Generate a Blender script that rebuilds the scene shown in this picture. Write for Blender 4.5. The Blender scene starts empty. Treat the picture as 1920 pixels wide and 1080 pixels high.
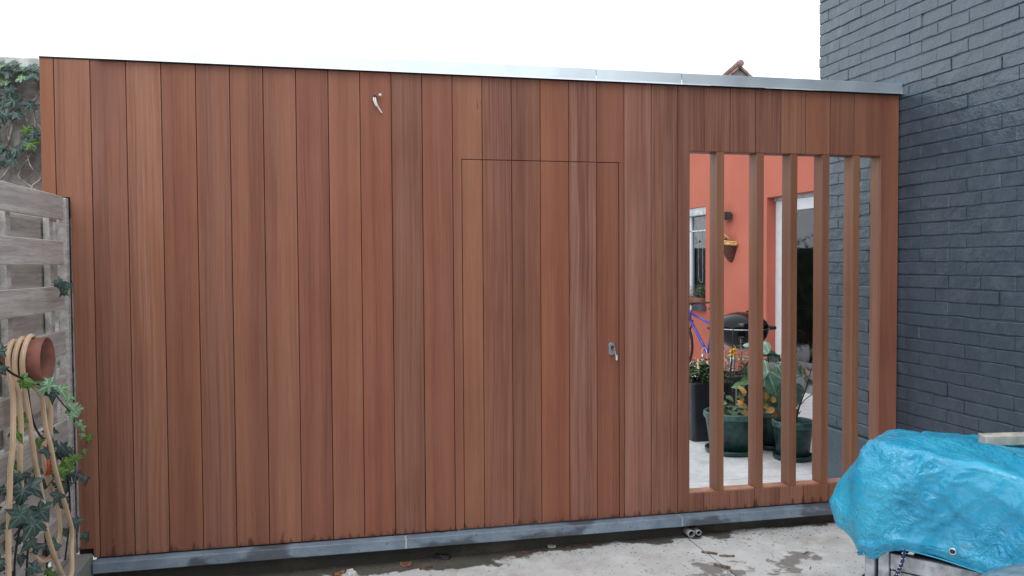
import bpy, bmesh, math, random
from mathutils import Vector, Matrix, noise
random.seed(7)
sc = bpy.context.scene
col = sc.collection
R = math.radians

# ------------------------------------------------------------------ camera
cam = bpy.data.cameras.new('camera')
cam.sensor_width = 36.0
cam.lens = 1526.14 / 1920 * 36
cam.clip_start = 0.05
cam.clip_end = 2000
camo = bpy.data.objects.new('camera', cam)
col.objects.link(camo)
yaw, pit, rol = 0.2161, -0.0310, -0.0059
fw = Vector((math.sin(yaw)*math.cos(pit), math.cos(yaw)*math.cos(pit), math.sin(pit)))
r0 = Vector((math.cos(yaw), -math.sin(yaw), 0))
u0 = r0.cross(fw)
ri = r0*math.cos(rol) + u0*math.sin(rol)
up = -r0*math.sin(rol) + u0*math.cos(rol)
M = Matrix((ri, up, -fw)).transposed().to_4x4()
M.translation = Vector((1.1435, -4.3345, 1.4475))
camo.matrix_world = M
sc.camera = camo

# ------------------------------------------------------------------ world, sun, exposure
SUN_EL, SUN_AZ = 52, 205      # azimuth clockwise from +Y (behind the camera, to the left)
wd = bpy.data.worlds.new('World')
sc.world = wd
wd.use_nodes = True
nt = wd.node_tree
nt.nodes.clear()
sky = nt.nodes.new('ShaderNodeTexSky')
sky.sky_type = 'NISHITA'
sky.sun_disc = False
sky.sun_elevation = R(SUN_EL)
sky.sun_rotation = R(SUN_AZ)
sky.dust_density = 4
hsv = nt.nodes.new('ShaderNodeHueSaturation')
hsv.inputs['Saturation'].default_value = 0.3
mx = nt.nodes.new('ShaderNodeMix')
mx.data_type = 'RGBA'
mx.inputs[0].default_value = 0.8           # thick even cloud over the blue
mx.inputs[7].default_value = (13.6, 14.3, 15.2, 1)
bg = nt.nodes.new('ShaderNodeBackground')
bg.inputs['Strength'].default_value = 0.125
wo = nt.nodes.new('ShaderNodeOutputWorld')
nt.links.new(sky.outputs[0], hsv.inputs['Color'])
nt.links.new(hsv.outputs[0], mx.inputs[6])
nt.links.new(mx.outputs[2], bg.inputs[0])
nt.links.new(bg.outputs[0], wo.inputs[0])
sun = bpy.data.lights.new('sun', 'SUN')
sun.energy = 0.6
sun.angle = R(25)
sun.color = (1, 0.96, 0.9)
suno = bpy.data.objects.new('sun', sun)
col.objects.link(suno)
sd = Vector((math.sin(R(SUN_AZ))*math.cos(R(SUN_EL)), math.cos(R(SUN_AZ))*math.cos(R(SUN_EL)), math.sin(R(SUN_EL))))
suno.rotation_euler = sd.to_track_quat('Z', 'Y').to_euler()
sc.view_settings.view_transform = 'Standard'
sc.view_settings.look = 'None'
sc.view_settings.gamma = 1
sc.view_settings.use_curve_mapping = False
sc.view_settings.exposure = 0.0

# ------------------------------------------------------------------ materials
class NT:
    """small helper round one material's node tree"""
    def __init__(s, name, rough=0.6, base=(0.5, 0.5, 0.5), metal=0, spec=0.5, coat=0):
        s.m = bpy.data.materials.new(name)
        s.m.use_nodes = True
        s.t = s.m.node_tree
        s.b = s.t.nodes['Principled BSDF']
        s.b.inputs['Base Color'].default_value = (*base, 1)
        s.b.inputs['Roughness'].default_value = rough
        s.b.inputs['Metallic'].default_value = metal
        s.b.inputs['Specular IOR Level'].default_value = spec
        s.b.inputs['Coat Weight'].default_value = coat
    def n(s, typ, **kw):
        o = s.t.nodes.new('ShaderNode' + typ)
        for k, v in kw.items():
            setattr(o, k, v)
        return o
    def set(s, sock, v):
        if hasattr(v, 'links') or isinstance(v, bpy.types.NodeSocket):
            s.t.links.new(v, sock)
        else:
            if isinstance(v, tuple) and len(v) == 3 and sock.type == 'RGBA':
                v = (*v, 1)
            sock.default_value = v
    def pos(s):
        return s.n('NewGeometry').outputs['Position']
    def obj(s):
        return s.n('TexCoord').outputs['Object']
    def rand(s):
        return s.n('ObjectInfo').outputs['Random']
    def vm(s, op, a, b=None):
        o = s.n('VectorMath', operation=op)
        s.set(o.inputs[0], a)
        if b is not None:
            s.set(o.inputs[1], b)
        return o.outputs[0]
    def ma(s, op, a, b=0.0, c=None, clamp=False):
        o = s.n('Math', operation=op, use_clamp=clamp)
        s.set(o.inputs[0], a)
        s.set(o.inputs[1], b)
        if c is not None:
            s.set(o.inputs[2], c)
        return o.outputs[0]
    def noise(s, v, scale, detail=3, rough=0.55, dist=0.0):
        o = s.n('TexNoise')
        s.set(o.inputs['Vector'], v)
        o.inputs['Scale'].default_value = scale
        o.inputs['Detail'].default_value = detail
        o.inputs['Roughness'].default_value = rough
        o.inputs['Distortion'].default_value = dist
        return o.outputs['Fac']
    def step(s, v, a, b, lo=0.0, hi=1.0):
        o = s.n('MapRange', interpolation_type='SMOOTHSTEP')
        s.set(o.inputs['Value'], v)
        o.inputs['From Min'].default_value = a
        o.inputs['From Max'].default_value = b
        o.inputs['To Min'].default_value = lo
        o.inputs['To Max'].default_value = hi
        return o.outputs['Result']
    def mix(s, f, a, b, mode='MIX'):
        o = s.n('Mix', data_type='RGBA', blend_type=mode)
        s.set(o.inputs[0], f)
        s.set(o.inputs[6], a)
        s.set(o.inputs[7], b)
        return o.outputs[2]
    def color(s, v):
        s.set(s.b.inputs['Base Color'], v)
    def rough(s, v):
        s.set(s.b.inputs['Roughness'], v)
    def bump(s, h, strength=0.3, dist=0.01):
        o = s.n('Bump')
        o.inputs['Strength'].default_value = strength
        o.inputs['Distance'].default_value = dist
        s.set(o.inputs['Height'], h)
        s.t.links.new(o.outputs[0], s.b.inputs['Normal'])

def simple(name, base, rough=0.6, var=0.12, scale=12, bump=0.0, metal=0, spec=0.5, bscale=60, coat=0):
    k = NT(name, rough, base, metal, spec, coat)
    p = k.obj()
    n = k.noise(p, scale, 4)
    dark = tuple(c*(1-var*2) for c in base)
    lite = tuple(min(1, c*(1+var*2)) for c in base)
    k.color(k.mix(k.step(n, 0.3, 0.7), dark, lite))
    k.rough(k.step(k.noise(p, scale*2.3, 3), 0.3, 0.7, max(0.02, rough-0.07), min(1, rough+0.07)))
    if bump:
        k.bump(k.noise(p, bscale, 4), bump, 0.004)
    return k.m

def wood_material():
    k = NT('red_hardwood', 0.5, spec=0.27)
    pos = k.pos()
    at = k.n('Attribute', attribute_type='OBJECT', attribute_name='seed')
    oi = k.n('ObjectInfo')
    sep = k.n('SeparateXYZ')
    k.set(sep.inputs[0], pos)
    # fibre runs along z; the streaks drift a little sideways over the length
    cv = k.n('CombineXYZ')
    seed = at.outputs['Fac']
    slowv = k.n('CombineXYZ')
    k.set(slowv.inputs[0], k.ma('MULTIPLY', seed, 7.31))
    k.set(slowv.inputs[2], k.ma('MULTIPLY', sep.outputs[2], 0.55))
    k.set(slowv.inputs[1], k.ma('MULTIPLY', sep.outputs[0], 1.1))
    drift = k.ma('MULTIPLY', k.ma('SUBTRACT', k.noise(slowv.outputs[0], 1.0, 2), 0.5), 0.045)
    k.set(cv.inputs[0], k.ma('ADD', k.ma('ADD', sep.outputs[0], drift), k.ma('MULTIPLY', seed, 3.17)))
    k.set(cv.inputs[1], k.ma('ADD', sep.outputs[1], k.ma('MULTIPLY', seed, 1.7)))
    k.set(cv.inputs[2], k.ma('MULTIPLY', sep.outputs[2], 0.014))
    v = cv.outputs[0]
    wide = k.noise(v, 10, 2, 0.5)
    mid = k.noise(v, 95, 3, 0.6)
    fine = k.noise(v, 420, 2, 0.6)
    base = oi.outputs['Color']
    alpha = oi.outputs['Alpha']
    c = k.mix(k.step(wide, 0.34, 0.62), k.mix(1.0, base, (0.84, 0.79, 0.80), 'MULTIPLY'), k.mix(1.0, base, (1.12, 1.12, 1.08), 'MULTIPLY'))
    c = k.mix(k.ma('MULTIPLY', k.step(mid, 0.35, 0.75), k.ma('MULTIPLY_ADD', alpha, 0.50, 0.08)), c, k.mix(0.75, base, (0.43, 0.26, 0.21)))
    c = k.mix(k.ma('MULTIPLY', k.step(mid, 0.50, 0.22), 0.25), c, k.mix(1.0, c, (0.60, 0.55, 0.58), 'MULTIPLY'))
    c = k.mix(k.ma('MULTIPLY', k.step(fine, 0.4, 0.7), 0.22), c, k.mix(1.0, c, (1.25, 1.22, 1.2), 'MULTIPLY'))
    c = k.mix(k.ma('MULTIPLY', k.step(fine, 0.5, 0.28), 0.35), c, k.mix(1.0, c, (0.66, 0.62, 0.64), 'MULTIPLY'))
    # slow change of tone along the length
    lv = k.n('CombineXYZ')
    k.set(lv.inputs[0], k.ma('MULTIPLY_ADD', sep.outputs[0], 3.0, k.ma('MULTIPLY', seed, 5.3)))
    k.set(lv.inputs[2], k.ma('MULTIPLY', sep.outputs[2], 1.1))
    ln = k.noise(lv.outputs[0], 1.2, 3)
    c = k.mix(k.ma('MULTIPLY', k.step(ln, 0.42, 0.72), 0.5), c, k.mix(1.0, c, (0.78, 0.70, 0.70), 'MULTIPLY'))
    # short dark resin marks and gum pockets along the grain
    kv = k.n('CombineXYZ')
    k.set(kv.inputs[0], k.ma('MULTIPLY_ADD', sep.outputs[0], 26.0, k.ma('MULTIPLY', seed, 9.7)))
    k.set(kv.inputs[2], k.ma('MULTIPLY', sep.outputs[2], 3.6))
    mk = k.n('Attribute', attribute_type='OBJECT', attribute_name='marks')
    kn = k.ma('MULTIPLY_ADD', mk.outputs['Fac'], 0.05, k.noise(kv.outputs[0], 1.0, 4, 0.7))
    c = k.mix(k.step(kn, 0.715, 0.77, 0, 0.7), c, (0.045, 0.022, 0.02))
    # wet splashes just above the stone
    sv = k.vm('MULTIPLY', pos, (26.0, 26.0, 6.0))
    sn = k.ma('SUBTRACT', k.noise(sv, 1.0, 4, 0.6), k.ma('MULTIPLY', sep.outputs[2], 4.2))
    c = k.mix(k.step(sn, 0.42, 0.56, 0, 0.72), c, (0.05, 0.02, 0.016))
    k.color(c)
    k.rough(k.step(mid, 0.3, 0.7, 0.36, 0.52))
    k.bump(k.ma('ADD', k.ma('MULTIPLY', fine, 0.5), mid), 0.22, 0.002)
    return k.m

def old_wood_material():
    k = NT('weathered_fence_wood', 0.8, spec=0.25)
    pos = k.pos()
    r = k.rand()
    off = k.n('CombineXYZ')
    k.set(off.inputs[0], k.ma('MULTIPLY', r, 31.0))
    k.set(off.inputs[2], k.ma('MULTIPLY', r, 17.0))
    p = k.vm('ADD', k.vm('MULTIPLY', pos, (1.0, 0.05, 1.0)), off.outputs[0])
    a = k.noise(p, 30, 4, 0.6, 0.4)
    b = k.noise(p, 160, 3, 0.6)
    c = k.mix(k.step(a, 0.3, 0.7), (0.44, 0.415, 0.395), (0.66, 0.635, 0.61))
    c = k.mix(k.step(b, 0.5, 0.3, 0, 0.4), c, (0.24, 0.205, 0.18))
    q = k.vm('MULTIPLY', k.vm('ADD', pos, off.outputs[0]), (1.0, 26.0, 7.0))
    s1 = k.noise(q, 1.0, 2, 0.5, 0.6)
    c = k.mix(k.step(s1, 0.735, 0.79, 0, 0.6), c, (0.62, 0.60, 0.57))     # pale scratches
    s2 = k.noise(k.vm('ADD', pos, off.outputs[0]), 6, 4)
    c = k.mix(k.step(s2, 0.5, 0.8, 0, 0.22), c, (0.22, 0.195, 0.175))
    k.color(c)
    k.bump(k.ma('ADD', a, b), 0.4, 0.003)
    return k.m

def brick_material():
    k = NT('anthracite_wall_paint', 0.40, spec=0.95)
    pos = k.pos()
    n1 = k.noise(pos, 1.6, 4, 0.6)
    n2 = k.noise(pos, 14, 5, 0.65)
    c = k.mix(k.step(n1, 0.35, 0.7), (0.043, 0.073, 0.104), (0.059, 0.096, 0.131))
    c = k.mix(k.step(n2, 0.45, 0.8, 0, 0.4), c, (0.115, 0.150, 0.175))
    c = k.mix(k.step(k.noise(k.vm('MULTIPLY', pos, (1, 1, 1.8)), 5.5, 5, 0.7), 0.68, 0.76, 0, 0.6), c, (0.028, 0.034, 0.045))
    k.color(c)
    k.rough(k.step(n2, 0.3, 0.7, 0.28, 0.44))
    f = k.noise(pos, 55, 5, 0.6)
    g = k.noise(pos, 9, 4, 0.6)
    k.bump(k.ma('ADD', k.ma('MULTIPLY', f, 0.35), k.ma('MULTIPLY', g, 1.4)), 0.6, 0.012)
    return k.m

def concrete_material(name, base, wetedge=False, dirt=0.5):
    k = NT(name, 0.75, spec=0.3)
    pos = k.pos()
    lo = k.noise(pos, 1.3, 5, 0.6)
    md = k.noise(pos, 7, 5, 0.62)
    hi = k.noise(pos, 90, 3, 0.6)
    c = k.mix(k.step(lo, 0.3, 0.7), tuple(x*0.86 for x in base), base)
    c = k.mix(k.step(md, 0.42, 0.72, 0, 0.6), c, tuple(min(1, x*1.22) for x in base))
    c = k.mix(k.step(hi, 0.55, 0.75, 0, 0.35), c, tuple(x*0.55 for x in base))
    st = k.noise(k.vm('ADD', pos, (3.1, 8.2, 0)), 2.6, 6, 0.68)
    c = k.mix(k.step(st, 0.50, 0.68, 0, dirt), c, (0.30, 0.235, 0.19))
    c = k.mix(k.step(k.noise(k.vm('ADD', pos, (7.7, .2, 0)), 17, 6, 0.75), 0.56, 0.70, 0, 0.30), c, tuple(x*.5 for x in base))
    sp = k.noise(k.vm('MULTIPLY', pos, (60.0, 24.0, 10.0)), 1.0, 3, 0.7)
    spm = k.noise(k.vm('ADD', pos, (1.7, 2.2, 0)), 3.2, 3)
    c = k.mix(k.ma('MULTIPLY', k.step(sp, 0.60, 0.68), k.step(spm, 0.38, 0.60, 0, 0.9*dirt+0.3)), c, (0.20, 0.10, 0.065))
    if wetedge:
        sep = k.n('SeparateXYZ')
        k.set(sep.inputs[0], pos)
        # damp, grimy band along the foot of the facade that reaches out in tongues on the left
        reach = k.ma('MULTIPLY', k.ma('SUBTRACT', 3.2, sep.outputs[0]), 0.055)
        reach = k.ma('MAXIMUM', reach, 0.0)
        d = k.ma('ADD', k.ma('ADD', sep.outputs[1], reach), k.ma('MULTIPLY', k.ma('SUBTRACT', k.noise(pos, 3.4, 5, 0.62), 0.5), 0.55))
        wet = k.step(d, -0.035, -0.005)
        c = k.mix(k.ma('MULTIPLY', wet, 0.93), c, k.mix(k.step(md, 0.4, 0.65), (0.065, 0.062, 0.055), (0.10, 0.085, 0.06)))
        blot = k.noise(k.vm('ADD', pos, (0.35, 5.6, 0)), 1.9, 5, 0.6)
        c = k.mix(k.step(blot, 0.60, 0.63, 0, 0.75), c, (0.13, 0.115, 0.10))
        k.rough(k.step(wet, 0, 1, 0.78, 0.42))
    k.color(c)
    k.bump(k.ma('ADD', md, k.ma('MULTIPLY', hi, 0.4)), 0.3, 0.006)
    return k.m

def tarp_material():
    k = NT('blue_woven_tarpaulin', 0.30, spec=0.7)
    pos = k.pos()
    n1 = k.noise(pos, 3.0, 4)
    n2 = k.noise(pos, 22, 5, 0.7)
    c = k.mix(k.step(n1, 0.35, 0.7), (0.008, 0.29, 0.50), (0.035, 0.43, 0.65))  # the paler blue blotches put lit tones into the sheet colour
    c = k.mix(k.step(n2, 0.50, 0.78, 0, 0.30), c, (0.22, 0.50, 0.66))
    dust = k.noise(k.vm('ADD', pos, (5, 1, 2)), 6, 5, 0.7)
    c = k.mix(k.step(dust, 0.58, 0.78, 0, 0.35), c, (0.32, 0.43, 0.48))
    k.color(c)
    k.rough(k.step(n2, 0.3, 0.7, 0.20, 0.38))
    def rid(sc, d=2):
        n = k.noise(pos, sc, d, 0.5, 0.6)
        return k.ma('SUBTRACT', 1.0, k.ma('MULTIPLY', k.ma('ABSOLUTE', k.ma('SUBTRACT', n, 0.5)), 4.0))
    msk = k.step(k.noise(pos, 4.2, 2), 0.38, 0.62, 0.25, 1.0)
    h = k.ma('ADD', k.ma('MULTIPLY', rid(19), 1.0), k.ma('MULTIPLY', rid(47), 0.45))
    h = k.ma('ADD', h, k.ma('MULTIPLY', k.noise(pos, 110, 3), 0.35))
    h = k.ma('MULTIPLY', h, msk)
    k.bump(h, 0.7, 0.007)
    return k.m

def leaf_material(name, a, b, vein=True, rough=0.4):
    k = NT(name, rough, spec=0.5)
    r = k.rand()
    p = k.obj()
    c = k.mix(r, a, b)
    n = k.noise(p, 40, 3)
    c = k.mix(k.step(n, 0.35, 0.7, 0, 0.5), c, tuple(x*1.7 for x in a))
    if vein:
        sp = k.n('SeparateXYZ')
        k.set(sp.inputs[0], p)
        ax = k.ma('ABSOLUTE', sp.outputs[0])
        l1 = ax
        l2 = k.ma('ABSOLUTE', k.ma('SUBTRACT', k.ma('ADD', sp.outputs[1], 0.16), k.ma('MULTIPLY', ax, 0.35)))
        l3 = k.ma('ABSOLUTE', k.ma('SUBTRACT', k.ma('ADD', sp.outputs[1], 0.12), k.ma('MULTIPLY', ax, 1.5)))
        l4 = k.ma('ABSOLUTE', k.ma('ADD', k.ma('ADD', sp.outputs[1], 0.18), k.ma('MULTIPLY', ax, 0.9)))
        d = k.ma('MINIMUM', k.ma('MINIMUM', l1, l2), k.ma('MINIMUM', l3, l4))
        c = k.mix(k.step(d, 0.040, 0.010, 0, 0.65), c, tuple(min(1, x*2.4+.03) for x in b))
        c = k.mix(k.step(k.noise(p, 3.0, 2), 0.4, 0.65, 0, 0.5), c, tuple(x*.6 for x in a))
    k.color(c)
    k.b.inputs['Transmission Weight'].default_value = 0.0
    k.b.inputs['Subsurface Weight'].default_value = 0.0
    return k.m

def stone_material():
    k = NT('bluestone', 0.5, spec=0.4)
    pos = k.pos()
    a = k.noise(pos, 4, 5, 0.65)
    b = k.noise(pos, 60, 3, 0.6)
    c = k.mix(k.step(a, 0.35, 0.68), (0.155, 0.205, 0.265), (0.25, 0.315, 0.39))
    w = k.noise(k.vm('ADD', k.vm('MULTIPLY', pos, (1, 1, 2.0)), (2.3, 0, 0)), 1.8, 4, 0.6)
    c = k.mix(k.step(w, 0.53, 0.60, 0, 0.75), c, (0.055, 0.058, 0.065))
    c = k.mix(k.step(k.noise(k.vm('ADD', pos, (9, 0, 0)), 7, 4), 0.6, 0.75, 0, 0.4), c, (0.26, 0.20, 0.19))
    c = k.mix(k.step(b, 0.66, 0.72, 0, 0.8), c, (0.035, 0.032, 0.03))
    k.color(c)
    k.bump(b, 0.25, 0.002)
    return k.m

def render_material():
    k = NT('salmon_render', 0.85, spec=0.2)
    pos = k.pos()
    c = k.mix(k.step(k.noise(pos, 1.2, 3), 0.3, 0.7), (0.52, 0.155, 0.105), (0.57, 0.178, 0.12))
    k.color(c)
    k.bump(k.noise(pos, 130, 3), 0.3, 0.004)
    return k.m

def gardenwall_material():
    k = NT('old_cement_render', 0.9, spec=0.2)
    pos = k.pos()
    a = k.noise(pos, 5, 6, 0.7)
    b = k.noise(pos, 28, 5, 0.65)
    c = k.mix(k.step(a, 0.35, 0.65), (0.24, 0.21, 0.19), (0.44, 0.43, 0.425))
    c = k.mix(k.step(b, 0.5, 0.7, 0, 0.5), c, (0.10, 0.085, 0.075))
    c = k.mix(k.step(k.noise(k.vm('ADD', pos, (4, 4, 4)), 11, 4), 0.62, 0.7, 0, 0.8), c, (0.07, 0.11, 0.02))
    k.color(c)
    k.bump(k.ma('ADD', a, b), 0.8, 0.02)
    return k.m

W = wood_material()
FENCE = old_wood_material()
BRICKM = brick_material()
PAVE = concrete_material('pale_concrete', (0.60, 0.61, 0.605), True, 0.45)
YARD = concrete_material('courtyard_concrete', (0.70, 0.71, 0.71), False, 0.35)
FOOT = concrete_material('damp_footing_concrete', (0.085, 0.082, 0.070), False, 0.3)
KERB = concrete_material('grey_kerb_concrete', (0.30, 0.31, 0.29), False, 0.4)
EARTH = concrete_material('bare_ground', (0.20, 0.18, 0.15), False, 0.5)
TARP = tarp_material()
STONE = stone_material()
RENDER = render_material()
GWALL = gardenwall_material()
ZINC = simple('pale_zinc', (0.68, 0.75, 0.79), 0.38, 0.03, 2, 0.02, metal=0.85)
BLACKM = simple('black_membrane', (0.012, 0.013, 0.02), 0.7, 0.1)
STEEL = simple('brushed_steel', (0.74, 0.75, 0.76), 0.36, 0.08, 60, metal=1)
GALV = simple('galvanised_steel', (0.44, 0.47, 0.49), 0.42, 0.16, 22, 0.1, metal=0.7)
WHITEP = simple('white_frame_paint', (0.72, 0.76, 0.80), 0.35, 0.02)
PLASTICW = simple('white_plastic', (0.78, 0.78, 0.77), 0.4, 0.03)
GREYPVC = simple('grey_pipe_plastic', (0.36, 0.37, 0.38), 0.5, 0.08)
DARK = simple('dark_interior', (0.020, 0.024, 0.028), 0.8, 0.2, 3)
ROOMW = simple('room_wall', (0.13, 0.15, 0.16), 0.8, 0.2, 3)
CURTAIN = simple('grey_curtain', (0.16, 0.155, 0.165), 0.85, 0.08)
ANTH = simple('anthracite_planter', (0.022, 0.027, 0.034), 0.42, 0.12, 8, 0.05)
GREENP = simple('dark_green_plastic', (0.014, 0.055, 0.048), 0.38, 0.25, 18, 0.06)
GREENR = simple('pale_green_plastic_rim', (0.055, 0.125, 0.110), 0.36, 0.2, 18, 0.06)
SOIL = simple('potting_soil', (0.028, 0.019, 0.013), 0.95, 0.4, 60, 1.0, bscale=120)
TERRA = simple('terracotta', (0.25, 0.095, 0.068), 0.72, 0.12, 14, 0.15)
ENAMEL = simple('black_enamel', (0.006, 0.006, 0.008), 0.12, 0.05, spec=0.28)
BLACKP = simple('black_plastic', (0.014, 0.014, 0.016), 0.45, 0.1)
RUBBER = simple('tyre_rubber', (0.016, 0.016, 0.017), 0.8, 0.2, 40, 0.3)
BLUEP = simple('blue_bicycle_paint', (0.018, 0.045, 0.42), 0.22, 0.05, coat=0.5)
HOSE = simple('tan_garden_hose', (0.60, 0.42, 0.27), 0.42, 0.08, 6)
HOSEL = simple('cream_hose_stripe', (0.80, 0.64, 0.42), 0.42, 0.05, 6)
REDP = simple('orange_red_plastic', (0.62, 0.075, 0.035), 0.4, 0.05)
IVY = leaf_material('ivy_leaf', (0.018, 0.045, 0.038), (0.060, 0.105, 0.090))
IVYL = leaf_material('young_ivy_leaf', (0.12, 0.24, 0.12), (0.24, 0.38, 0.22))
IVYB = leaf_material('fresh_ivy_leaf', (0.05, 0.12, 0.012), (0.10, 0.20, 0.03))
BIGL = leaf_material('broad_leaf', (0.10, 0.21, 0.145), (0.18, 0.31, 0.22))
DKLEAF = leaf_material('dark_green_leaf', (0.028, 0.075, 0.025), (0.06, 0.13, 0.04), False)
YELL = leaf_material('yellowing_leaf', (0.46, 0.29, 0.07), (0.50, 0.20, 0.08), False)
ROSEM = leaf_material('grey_green_leaf', (0.11, 0.13, 0.09), (0.20, 0.21, 0.15), False)
FLOWER = leaf_material('pale_petals', (0.75, 0.55, 0.30), (0.80, 0.70, 0.55), False)
FLOWY = leaf_material('yellow_petals', (0.80, 0.42, 0.03), (0.85, 0.55, 0.08), False)
STEM = simple('woody_stem', (0.10, 0.075, 0.05), 0.8, 0.3, 30, 0.4)
DSTEM = simple('dark_stem', (0.022, 0.018, 0.016), 0.7, 0.2)
PSTEM = simple('pale_dead_stem', (0.33, 0.28, 0.24), 0.85, 0.3, 30, 0.4)
WICK = simple('brown_wicker', (0.10, 0.028, 0.022), 0.6, 0.35, 40, 0.5)
STRAW = simple('straw_band', (0.62, 0.40, 0.15), 0.6, 0.2, 40, 0.3)
PALEW = simple('pale_sawn_timber', (0.44, 0.41, 0.35), 0.75, 0.15, 14, 0.3)
GABLE = simple('grey_gable_render', (0.30, 0.29, 0.29), 0.9, 0.15, 1.2, 0.3)
TILE = simple('clay_roof_tile', (0.27, 0.175, 0.155), 0.8, 0.25, 3, 0.3)
CHIP = simple('split_wood_chip', (0.17, 0.12, 0.09), 0.85, 0.3, 60, 0.4)
DRYL = simple('dry_brown_leaf', (0.20, 0.085, 0.045), 0.75, 0.3, 50, 0.3)
REDCH = simple('red_wood_offcut', (0.13, 0.05, 0.038), 0.7, 0.3, 60, 0.3)
WHITEB = simple('white_stone_piece', (0.60, 0.62, 0.62), 0.7, 0.1, 50, 0.3)
ROPE = simple('navy_cord', (0.02, 0.03, 0.12), 0.6, 0.2)
ROPEW = simple('white_cord_fleck', (0.7, 0.7, 0.72), 0.6, 0.05)
PLY = simple('brown_trailer_plywood', (0.16, 0.075, 0.045), 0.7, 0.2, 10, 0.2)
def glass_material():
    k = NT('window_glass', 0.03, (0.62, 0.68, 0.70), spec=0.4)
    k.b.inputs['Transmission Weight'].default_value = 1.0
    k.b.inputs['IOR'].default_value = 1.45
    return k.m
GLASS = glass_material()

# ------------------------------------------------------------------ mesh helpers
def link(name, me, mat, parent=None, smooth=False):
    o = bpy.data.objects.new(name, me)
    if mat is not None and not me.materials:
        me.materials.append(mat)
    if smooth:
        me.polygons.foreach_set('use_smooth', [True]*len(me.polygons))
    col.objects.link(o)
    if parent is not None:
        o.parent = parent
    return o
def finish(name, bm, mat, parent=None, smooth=False):
    bmesh.ops.recalc_face_normals(bm, faces=bm.faces)
    me = bpy.data.meshes.new(name)
    bm.to_mesh(me)
    bm.free()
    return link(name, me, mat, parent, smooth)
def tag(o, label=None, cat=None, group=None, kind=None):
    if label: o['label'] = label
    if cat: o['category'] = cat
    if group: o['group'] = group
    if kind: o['kind'] = kind
    return o
def thing(name, loc, label, cat, group=None, rz=0):
    o = bpy.data.objects.new(name, None)
    o.empty_display_size = 0.1
    col.objects.link(o)
    o.location = loc
    o.rotation_euler = (0, 0, rz)
    return tag(o, label, cat, group)
def bbox(bm, x0, x1, y0, y1, z0, z1, mat=None, bev=0.0):
    vs = [bm.verts.new((x, y, z)) for z in (z0, z1) for y in (y0, y1) for x in (x0, x1)]
    fs = [bm.faces.new([vs[i] for i in f]) for f in ((0, 2, 3, 1), (4, 5, 7, 6), (0, 1, 5, 4), (2, 6, 7, 3), (0, 4, 6, 2), (1, 3, 7, 5))]
    if bev:
        ed = list({e for f in fs for e in f.edges})
        bmesh.ops.bevel(bm, geom=ed, offset=bev, segments=1, affect='EDGES')
    return vs
def box(name, x0, x1, y0, y1, z0, z1, mat, parent=None, bev=0.002):
    """world-space box whose origin is at the middle of its base"""
    px, py, pz = (parent.location if parent is not None else (0, 0, 0))
    cx, cy, cz = (x0+x1)/2, (y0+y1)/2, z0
    bm = bmesh.new()
    bbox(bm, x0-cx, x1-cx, y0-cy, y1-cy, 0, z1-z0, bev=bev)
    o = finish(name, bm, mat, parent)
    o.location = (cx-px, cy-py, cz-pz)
    return o
def poly(name, pts, y0, y1, mat, parent=None, bev=0.0015):
    """polygon in the x-z plane, pushed from y0 (front) to y1 (back)"""
    bx = sum(p[0] for p in pts)/len(pts)
    bz = min(p[1] for p in pts)
    bm = bmesh.new()
    f = bm.faces.new([bm.verts.new((p[0]-bx, y0, p[1]-bz)) for p in pts])
    ex = bmesh.ops.extrude_face_region(bm, geom=[f])
    nv = [v for v in ex['geom'] if isinstance(v, bmesh.types.BMVert)]
    for v in nv:
        v.co.y = y1
    fe = [e for e in bm.edges if abs(e.verts[0].co.y-y0) < 1e-6 and abs(e.verts[1].co.y-y0) < 1e-6]
    if bev:
        bmesh.ops.bevel(bm, geom=fe, offset=bev, segments=1, affect='EDGES')
    px, py, pz = (parent.location if parent is not None else (0, 0, 0))
    o = finish(name, bm, mat, parent)
    o.location = (bx-px, -py, bz-pz)
    return o
def smooth_path(pts, k=6):
    P = [Vector(p) for p in pts]
    out = []
    for i in range(len(P)-1):
        a = P[max(0, i-1)]; b = P[i]; c = P[i+1]; d = P[min(len(P)-1, i+2)]
        for j in range(k):
            t = j/k
            out.append(0.5*((2*b)+(c-a)*t+(2*a-5*b+4*c-d)*t*t+(3*b-a-3*c+d)*t**3))
    out.append(P[-1])
    return out
def tube_bm(bm, pts, r, seg=8, caps=True):
    pts = [Vector(p) for p in pts]
    n = len(pts)
    rings = []
    prev = None
    for i, p in enumerate(pts):
        d = (pts[min(i+1, n-1)] - pts[max(i-1, 0)])
        if d.length < 1e-9: d = Vector((0, 0, 1))
        d.normalize()
        if prev is None:
            a = Vector((0, 0, 1)) if abs(d.z) < 0.9 else Vector((1, 0, 0))
            prev = d.cross(a).normalized()
        prev = (prev - d*prev.dot(d))
        if prev.length < 1e-6: prev = d.orthogonal()
        prev.normalize()
        b = d.cross(prev)
        rr = r(i/(n-1)) if callable(r) else r
        rings.append([bm.verts.new(p + (prev*math.cos(2*math.pi*k/seg)+b*math.sin(2*math.pi*k/seg))*rr) for k in range(seg)])
    for i in range(n-1):
        for k in range(seg):
            bm.faces.new((rings[i][k], rings[i][(k+1) % seg], rings[i+1][(k+1) % seg], rings[i+1][k]))
    if caps:
        bm.faces.new(rings[0][::-1]); bm.faces.new(rings[-1])
def tube(name, pts, r, mat, parent=None, seg=8, sm=6):
    bm = bmesh.new()
    tube_bm(bm, smooth_path(pts, sm) if sm else pts, r, seg)
    return finish(name, bm, mat, parent, True)
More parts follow.
